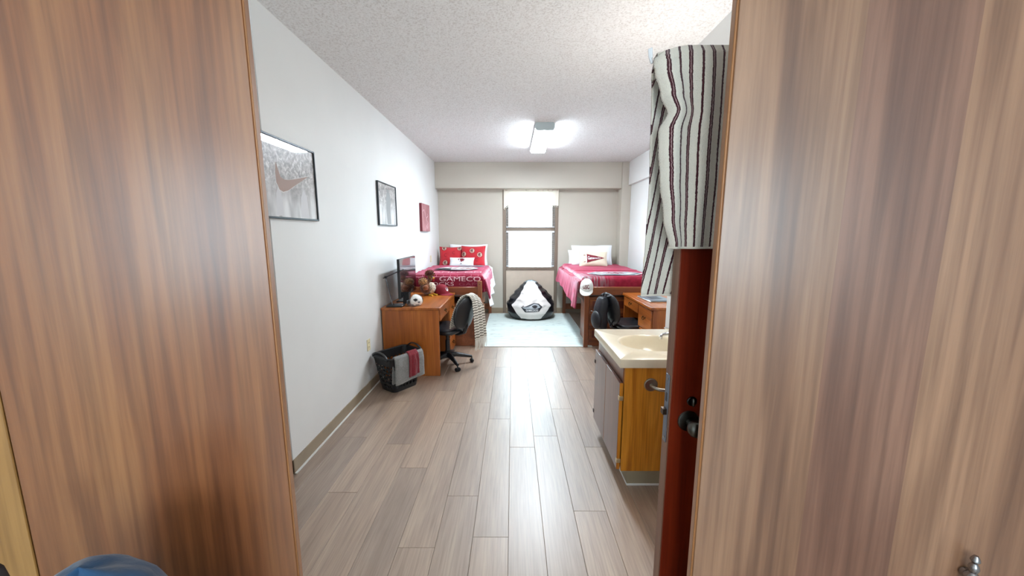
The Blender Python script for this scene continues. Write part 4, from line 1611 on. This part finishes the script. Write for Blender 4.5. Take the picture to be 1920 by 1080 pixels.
for s in (-1, 1):
    hx = s * (.204)
    B().tube([(hx, -.12, BH - .01), (hx, -.09, BH + .02), (hx, -.05, BH + .04), (hx, 0, BH + .046), (hx, .05, BH + .04), (hx, .09, BH + .02), (hx, .12, BH - .01)], .011, 10, flat=.7).build('handle', BLACKP, bk)
    b = B()
    b.grid(lambda u, v: (hx - s * .003, -.115 + .23 * u, lerp(BH - .03, BH - .012 + .012 * math.sin(PI * u), v)), 12, 1)
    b.build('handle_web', BLACKP, bk, solid=.004)


def hung_towel(label, x0, x1, zb, off, mat, zin):
    """towel folded over the basket's long side, in the basket's own directions"""
    o = thing('hand_towel', label, 'towel', (-1.165, 3.585, 0), math.atan2(.80, .60))
    pth = [(-.125 + off * .2, zin), (-.140 + off * .2, .33), (-.150, BH + .012 + off), (-.166, BH + .022 + off), (-.180 - off, BH + .006), (-.186 - off, .30), (-.182 - off, .22), (-.180 - off, zb)]
    n = len(pth) - 1

    def fn(u, v):
        k = min(n - 1, int(v * n))
        f_ = v * n - k
        y, z = lerp(pth[k][0], pth[k + 1][0], f_), lerp(pth[k][1], pth[k + 1][1], f_)
        fold = max(0, v - .5)
        x = lerp(x0, x1, u) + .02 * fold * (u - .5)
        y -= .012 * fold * (1 + math.sin(u * 9 + off * 200)) + .003 * nz(u * 6, v * 6)
        z += .03 * fold * (u - .6) * 1.2
        return (x, y, z)
    b = B()
    b.grid(fn, 30, 42)
    ob = b.build('towel_cloth', mat, o, solid=.014, fix=False)
    return o


TG = pm('grey_terry', (128, 128, 126), .95, sheen=.4, bump=(240, .6, .006), vary=.12, vs_=90)
TM = pm('maroon_terry', (120, 12, 30), .95, sheen=.3, bump=(240, .6, .006), vary=.12, vs_=90)
hung_towel('grey towel folded over the side of the laundry basket', -.165, .165, .115, 0.0, TG, .10)
hung_towel('narrow maroon towel laid over the grey one on the basket', -.015, .095, .155, .017, TM, .12)

# ---------------------------------------------------------------- vanity
VO = wood('golden_oak', (176, 102, 18), (204, 130, 30), (220, 148, 48), 'z', .4, .15, figure=1.2, scale=1.3)
VD = wood('vanity_door_brown', (92, 54, 40), (112, 70, 54), (126, 84, 66), 'z', .3, .3, figure=.2)
va = thing('vanity_cabinet', 'golden oak vanity cabinet with brown doors below the sink', 'cabinet', (.665, 2.075, 0))
VLn, VDp = .665, .60
B().box(0, VDp, 0, .02, .10, .772, .0015).build('side_panel', VO, va)
B().box(0, VDp, VLn - .02, VLn, .10, .772, .0015).build('side_panel', VO, va)
B().box(0.02, VDp, .02, VLn - .02, .10, .118).build('cabinet_floor', VO, va)
B().box(VDp - .012, VDp, .02, VLn - .02, .118, .772).build('cabinet_back', VO, va)
B().box(-.004, .016, .0205, VLn - .0205, .655, .772, .001).build('face_rail', VD, va)
B().box(-.004, .016, .0205, VLn - .0205, .118, .135, .001).build('face_rail', VD, va)
for k, (a_, b_) in enumerate(((.008, .331), (.334, VLn - .008))):
    dr = B().box(-.026, -.006, a_, b_, .108, .668, .003).build('cabinet_door', VD, va)
    B().box(-.0258, -.0062, a_ - .0012, a_ + .0002, .109, .667).build('door_edge', VO, dr)
    for zz in (.155, .56):
        hy = .004 if k == 0 else VLn - .016
        B().box(-.030, -.004, hy - .006, hy + .016, zz, zz + .026, .002).build('hinge', pm('pale_brass_hinge', (196, 178, 140), .4, metal=.7) if k == 0 else BLACKP, dr)
tk = B().box(.045, VDp, .006, VLn - .02, 0.0, .0995).build('toe_kick', pm('taupe_toe_kick', (150, 140, 116), .5, vary=.03), va)
B().box(.041, VDp, .002, .007, 0.0, .014, .002).build('caulk_edge', CAULK, tk)
B().box(.041, .046, .002, VLn - .02, 0.0, .012, .002).build('caulk_edge', CAULK, tk)

# countertop with moulded basin
CT = pm('cream_cultured_marble', (228, 216, 190), .25, coat=.3, vary=.02)
ct = thing('vanity_countertop', 'cream moulded sink countertop with an oval basin', 'sink', (.628, 2.052, .773))
TX, TY, TT = .64, .69, .052
b = B()
cx_, cy_, ea, eb = .305, .335, .215, .185
NS = 64


def rect_hit(a):
    dx, dy = math.cos(a), math.sin(a)
    t_ = 1e9
    if dx > 1e-9:
        t_ = min(t_, (TX - cx_) / dx)
    if dx < -1e-9:
        t_ = min(t_, -cx_ / dx)
    if dy > 1e-9:
        t_ = min(t_, (TY - cy_) / dy)
    if dy < -1e-9:
        t_ = min(t_, -cy_ / dy)
    return cx_ + dx * t_, cy_ + dy * t_


angs = sorted([2 * PI * i / NS for i in range(NS)] + [math.atan2(y - cy_, x - cx_) % (2 * PI) for x, y in ((0, 0), (TX, 0), (0, TY), (TX, TY))])
n = len(angs)
rings = []
prof = [(1.0, 0.0, True)]
for a in angs:
    x, y = rect_hit(a)
    b.v.append((x, y, 0))
for a in angs:
    x, y = rect_hit(a)
    b.v.append((x, y, TT - .004))
for a in angs:
    x, y = rect_hit(a)
    b.v.append((min(max(x, .004), TX), min(max(y, .004), TY - .004), TT))
for kk, zz in ((1.07, TT), (1.03, TT + .002), (1.0, TT - .002), (.96, TT - .012), (.90, TT - .04), (.80, TT - .075), (.62, TT - .105), (.38, TT - .12), (.12, TT - .126), (.02, TT - .127)):
    for a in angs:
        b.v.append((cx_ + ea * kk * math.cos(a), cy_ + eb * kk * math.sin(a), zz))
for r_ in range(12):
    for i in range(n):
        i2 = (i + 1) % n
        b.f.append((r_ * n + i, r_ * n + i2, (r_ + 1) * n + i2, (r_ + 1) * n + i))
b.f.append(tuple(12 * n + i for i in range(n)))
b.build('counter_and_basin', CT, ct, angle=50)
B().box(TX - .018, TX, 0, TY, TT, TT + .09, .004).build('backsplash', CT, ct)
B().lathe([(.022, TT - .1275), (.022, TT - .1235), (.014, TT - .1225), (0, TT - .1225)], 20, (cx_, cy_, 0)).build('drain', CHROME, ct)
fc = thing('faucet', 'chrome lever faucet behind the basin', 'faucet', (1.125, 2.43, .826))
B().box(-.03, .03, -.085, .085, 0.0005, .014, .006).build('faucet_base', CHROME, fc)
B().lathe([(.022, .012), (.02, .05), (.018, .06), (0, .064)], 20).build('faucet_body', CHROME, fc)
B().tube([(0, 0, .045), (-.05, 0, .052), (-.10, 0, .045), (-.115, 0, .03)], [.013, .012, .011, .011], 12).build('spout', CHROME, fc)
B().lathe([(.011, .012), (.012, .03), (0, .03)], 14, (-.115, 0, 0)).build('aerator', CHROME, fc)
B().tube([(0, 0, .06), (-.03, 0, .078), (-.09, .01, .088)], [.014, .010, .008], 10, flat=.7).build('lever', CHROME, fc)
hb = thing('towel_bar', 'satin metal bar with a round rosette on the vanity side', 'towel bar', (.82, 2.075, .662))
B().lathe([(.040, 0), (.040, -.006), (.036, -.011), (.015, -.012), (0, -.012)], 32, axis='y').build('rosette', STEEL, hb)
B().tube([(0, -.010, 0), (0.004, -.028, -.002), (.016, -.045, -.006), (.035, -.055, -.009), (.06, -.058, -.010), (.095, -.058, -.010)], [.0115, .0112, .011, .0108, .0105, .0105], 14).build('bent_bar', STEEL, hb)
# vanity mirror behind the open door; unseen light bar added to brighten nearby
mr = thing('vanity_mirror', 'wall mirror over the vanity', 'mirror', (1.27, 2.4, 1.05))
B().box(-.012, -.0005, -.30, .30, 0, .80, .003).build('mirror_backing', STEEL, mr)
B().box(-.0135, -.0122, -.29, .29, .01, .79).build('mirror_face', pm('silvered', (235, 238, 240), .02, metal=1.0), mr)
vl = thing('vanity_fill_light', 'added unseen light bar above the vanity mirror, brightening the near room', 'lamp', (1.27, 2.35, 1.98))
B().box(-.05, -.0005, -.30, .30, -.04, .04, .004).build('light_backplate', STEEL, vl)
B().box(-.11, -.051, -.28, .28, -.045, .045, .012).build('light_diffuser', emis('vanity_fill_diffuser', (255, 250, 244), 37.0), vl)

# ---------------------------------------------------------------- striped bath towel over the open door
t = NT('striped_terry')
tcx = t.n('ShaderNodeTexCoord')
sp_ = t.n('ShaderNodeSeparateXYZ')
t.l(tcx.outputs['UV'], sp_.inputs[0])
nzs = t.n('ShaderNodeTexNoise', Scale=160.0, Detail=2.0)
t.l(tcx.outputs['Object'], nzs.inputs['Vector'])
jit = t.n('ShaderNodeMath', _operation='MULTIPLY_ADD')
t.l(nzs.outputs['Fac'], jit.inputs[0])
jit.inputs[1].default_value = .07
t.l(sp_.outputs[0], jit.inputs[2])
fr_ = t.n('ShaderNodeMath', _operation='FRACT')
t.l(jit.outputs[0], fr_.inputs[0])
r = t.ramp(fr_.outputs[0], [(0.0, (226, 220, 208)), (.14, (64, 14, 28)), (.215, (180, 150, 150)), (.245, (64, 14, 28)), (.32, (226, 220, 208)), (.69, (64, 14, 28)), (.79, (226, 220, 208))])
r.color_ramp.interpolation = 'CONSTANT'
t.l(r.outputs[0], t.b.inputs['Base Color'])
t.b.inputs['Roughness'].default_value = .95
t.b.inputs['Sheen Weight'].default_value = .3
nb2 = t.n('ShaderNodeTexNoise', Scale=330.0, Detail=2.0)
t.l(tcx.outputs['Object'], nb2.inputs['Vector'])
t.bump(nb2.outputs['Fac'], .8, .004)
tw = thing('bath_towel', 'cream bath towel with maroon stripes draped over the open mahogany door', 'towel', (0, 0, 0))
fpath = [(1.128, 1.508), (1.126, 1.60), (1.125, 1.72), (1.126, 1.80), (1.128, 1.88), (1.128, 1.95), (1.129, 2.02), (1.134, 2.062), (1.150, 2.084), (1.172, 2.090), (1.197, 2.084), (1.213, 2.06), (1.220, 2.0), (1.222, 1.85), (1.224, 1.7), (1.225, 1.52), (1.226, 1.345)]
NP = len(fpath) - 1
xl = [(0, .487), (1, .464), (2, .446), (3, .438), (3.6, .436), (4.3, .460), (5, .436), (6, .415), (7, .412), (8, .418), (9, .424), (10, .428), (11, .428), (13, .436), (14, .440), (15, .437), (16, .432)]


def towel(u, v):
    k = min(NP - 1, int(v * NP))
    f_ = v * NP - k
    y, z = lerp(fpath[k][0], fpath[k + 1][0], f_), lerp(fpath[k][1], fpath[k + 1][1], f_)
    q = v * NP
    x = lerp(.425, .80, u) + (sinterp(q, xl) - .425) * max(0, 1 - u / .42) ** 1.6
    if q < 8:
        # rolled left edge and soft vertical folds
        y += .022 * max(0, 1 - u / .07) ** 2 - .006 * math.sin(u * 23 + .6 * math.sin(z * 6)) * min(1, (8 - q) / 3)
        y -= .004 * nz(u * 5, z * 7)
    else:
        y += .006 * math.sin(u * 19 + z * 3) * min(1, (q - 8) / 3)
        z -= .05 * max(0, (q - 12) / 4) * 0
    # the top sags towards the free corner
    if 6.5 < q < 11.5:
        z -= .022 * max(0, 1 - u / .22) ** 1.5
    return (x, y, z)


b = B()
b.grid(towel, 90, 160)
uv = []
for j in range(161):
    q = j / 160 * NP
    sh = max(0, q - 11) / 5 * 2.6
    for i in range(91):
        uv.append(((.80 - lerp(.425, .80, i / 90)) / .060 * -1 + 10.0 + sh, j / 160))
b.build('terry_cloth', t.m, tw, uv=uv, solid=.007, fix=False)
HEM = pm('cream_hem', (226, 220, 208), .9)
for vv in (0.0, 1.0):
    B().tube([towel(i / 60, vv) for i in range(61)], .0048, 6).build('hem', HEM, tw)
B().tube([(.418, 1.19, 2.055), (.410, 1.19, 2.075), (.408, 1.19, 2.095), (.413, 1.19, 2.098), (.416, 1.19, 2.07)], .004, 6).build('hang_loop', WHITEC, tw)

# ---------------------------------------------------------------- beanbag
bean = thing('beanbag', 'black and white beanbag chair with a team shield in front of the window', 'beanbag', (.335, 6.70, .0105))


def bb_surf(th_, h, o=0.0):
    """th_: angle, 0 towards the viewer; h 0..1 from floor to tip"""
    z = .685 * h
    r_ = sinterp(h, [(0, .30), (.06, .385), (.2, .425), (.38, .435), (.52, .385), (.68, .295), (.82, .205), (.93, .13), (.985, .07), (1.0, .0)])
    lob = 1 + .035 * math.cos(th_ * 6 + h * 3) * math.sin(PI * min(1, h * 1.1))
    wr = .03 * nz(th_ * 2.6, h * 7, 1.3) + .028 * nz(th_ * 5.5, h * 15, 4.7) * (.4 + (1 if h > .35 else 0))
    r_ = r_ * lob * (1 + wr) + o
    y = -r_ * math.cos(th_) * .86
    x = r_ * math.sin(th_) * 1.02
    return (x, y + .12 * h * h, z + o * .3)


BG = pm('black_vinyl', (22, 22, 28), .28, spec=.7, bump=(14, .35, .02))
WV = pm('white_vinyl', (220, 214, 210), .45, bump=(12, .3, .02))
b = B()
b.grid(lambda u, v: bb_surf(2 * PI * u, v), 96, 56, cu=True)
b.v.append((0, 0, .001))
i0 = len(b.v) - 1
b.f += [(i0, i, (i + 1) % 96) for i in range(96)]
b.build('black_shell', BG, bean, angle=75)
pw_ = lambda h: interp(h, [(.015, .42), (.05, .46), (.4, .87), (.46, .80), (.6, .66), (.75, .62), (.9, .62), (.965, .55)])


def panel(a, h, o=.016):
    return bb_surf(a * pw_(h) - .03, h, o)


b = B()
b.grid(lambda u, v: panel(2 * u - 1, .02 + v * .945), 40, 60)
b.build('white_panel', WV, bean, angle=75)


def shield(x, y, d=.020):
    return bb_surf(x / .42 - .02, .30 + y / .685, d)


decal([[(-.17, .045), (-.10, .055), (-.04, .085), (.05, .115), (.14, .10), (.19, .045), (.13, -.035), (-.10, -.045)]], 'printed_shield', pm('charcoal_print', (44, 46, 52), .5), bean, shield, .03)
decal([[(-.15, .036), (-.03, .06), (.05, .10), (.12, .085), (.15, .04), (.10, .015), (-.09, .012)]], 'printed_shield', pm('pale_silver_print', (166, 172, 178), .5), bean, lambda x, y: shield(x, y, .023), .03)
decal([bird(.05, .05, .05)], 'printed_bird', BLACKPR, bean, lambda x, y: shield(x * 1.1, y, .026), .02)
text('GAMECOCKS', 'printed_letters', WHITEPR, bean, lambda x, y: shield(x + .015, y - .013, .027), size=.045, width=.20, bold=.001)

# ---------------------------------------------------------------- blue bag by the left door
lg = thing('cloth_bag', 'blue cloth bag, its rounded top showing at the lower left', 'bag', (-.812, .60, 0))
DEN = pm('blue_cloth', (24, 68, 106), .8, sheen=.3, bump=(26, .4, .01), vary=.2, vs_=9)


def lbag(u, v):
    a = 2 * PI * u
    h = v
    r_ = interp(h, [(0, .0), (.02, .13), (.1, .15), (.6, .15), (.85, .135), (.93, .11), (.975, .07), (1, 0)])
    z = .928 * min(1, h ** .9) + .006 * math.cos(a * 3)
    k = 1 + .06 * nz(math.cos(a) * 3, math.sin(a) * 3, h * 8)
    return (r_ * k * math.cos(a), r_ * k * math.sin(a) * .8, max(0.0005, z))


B().grid(lbag, 48, 50, cu=True).build('bag_body', DEN, lg, angle=80)
b = B()
for k in range(5):
    b.tube([Vector(lbag((.62 + .07 * k + .02 * math.sin(i)) % 1, .72 + .05 * i)) + Vector((0, -.002, .002)) for i in range(5)], .004, 6)
b.build('gathered_folds', DEN, lg)
B().tube([(-.08, -.02, .84), (-.112, -.02, .90), (-.125, -.02, .945), (-.15, -.02, .962), (-.185, -.02, .965), (-.21, -.02, .93), (-.20, -.02, .8)], .012, 8, flat=.5).build('strap', pm('dark_strap', (40, 34, 36), .7), lg)
B().tube([(-.118, -.03, .958), (-.14, -.03, .976), (-.19, -.03, .98)], .007, 8).build('strap_ring', STEEL, lg)
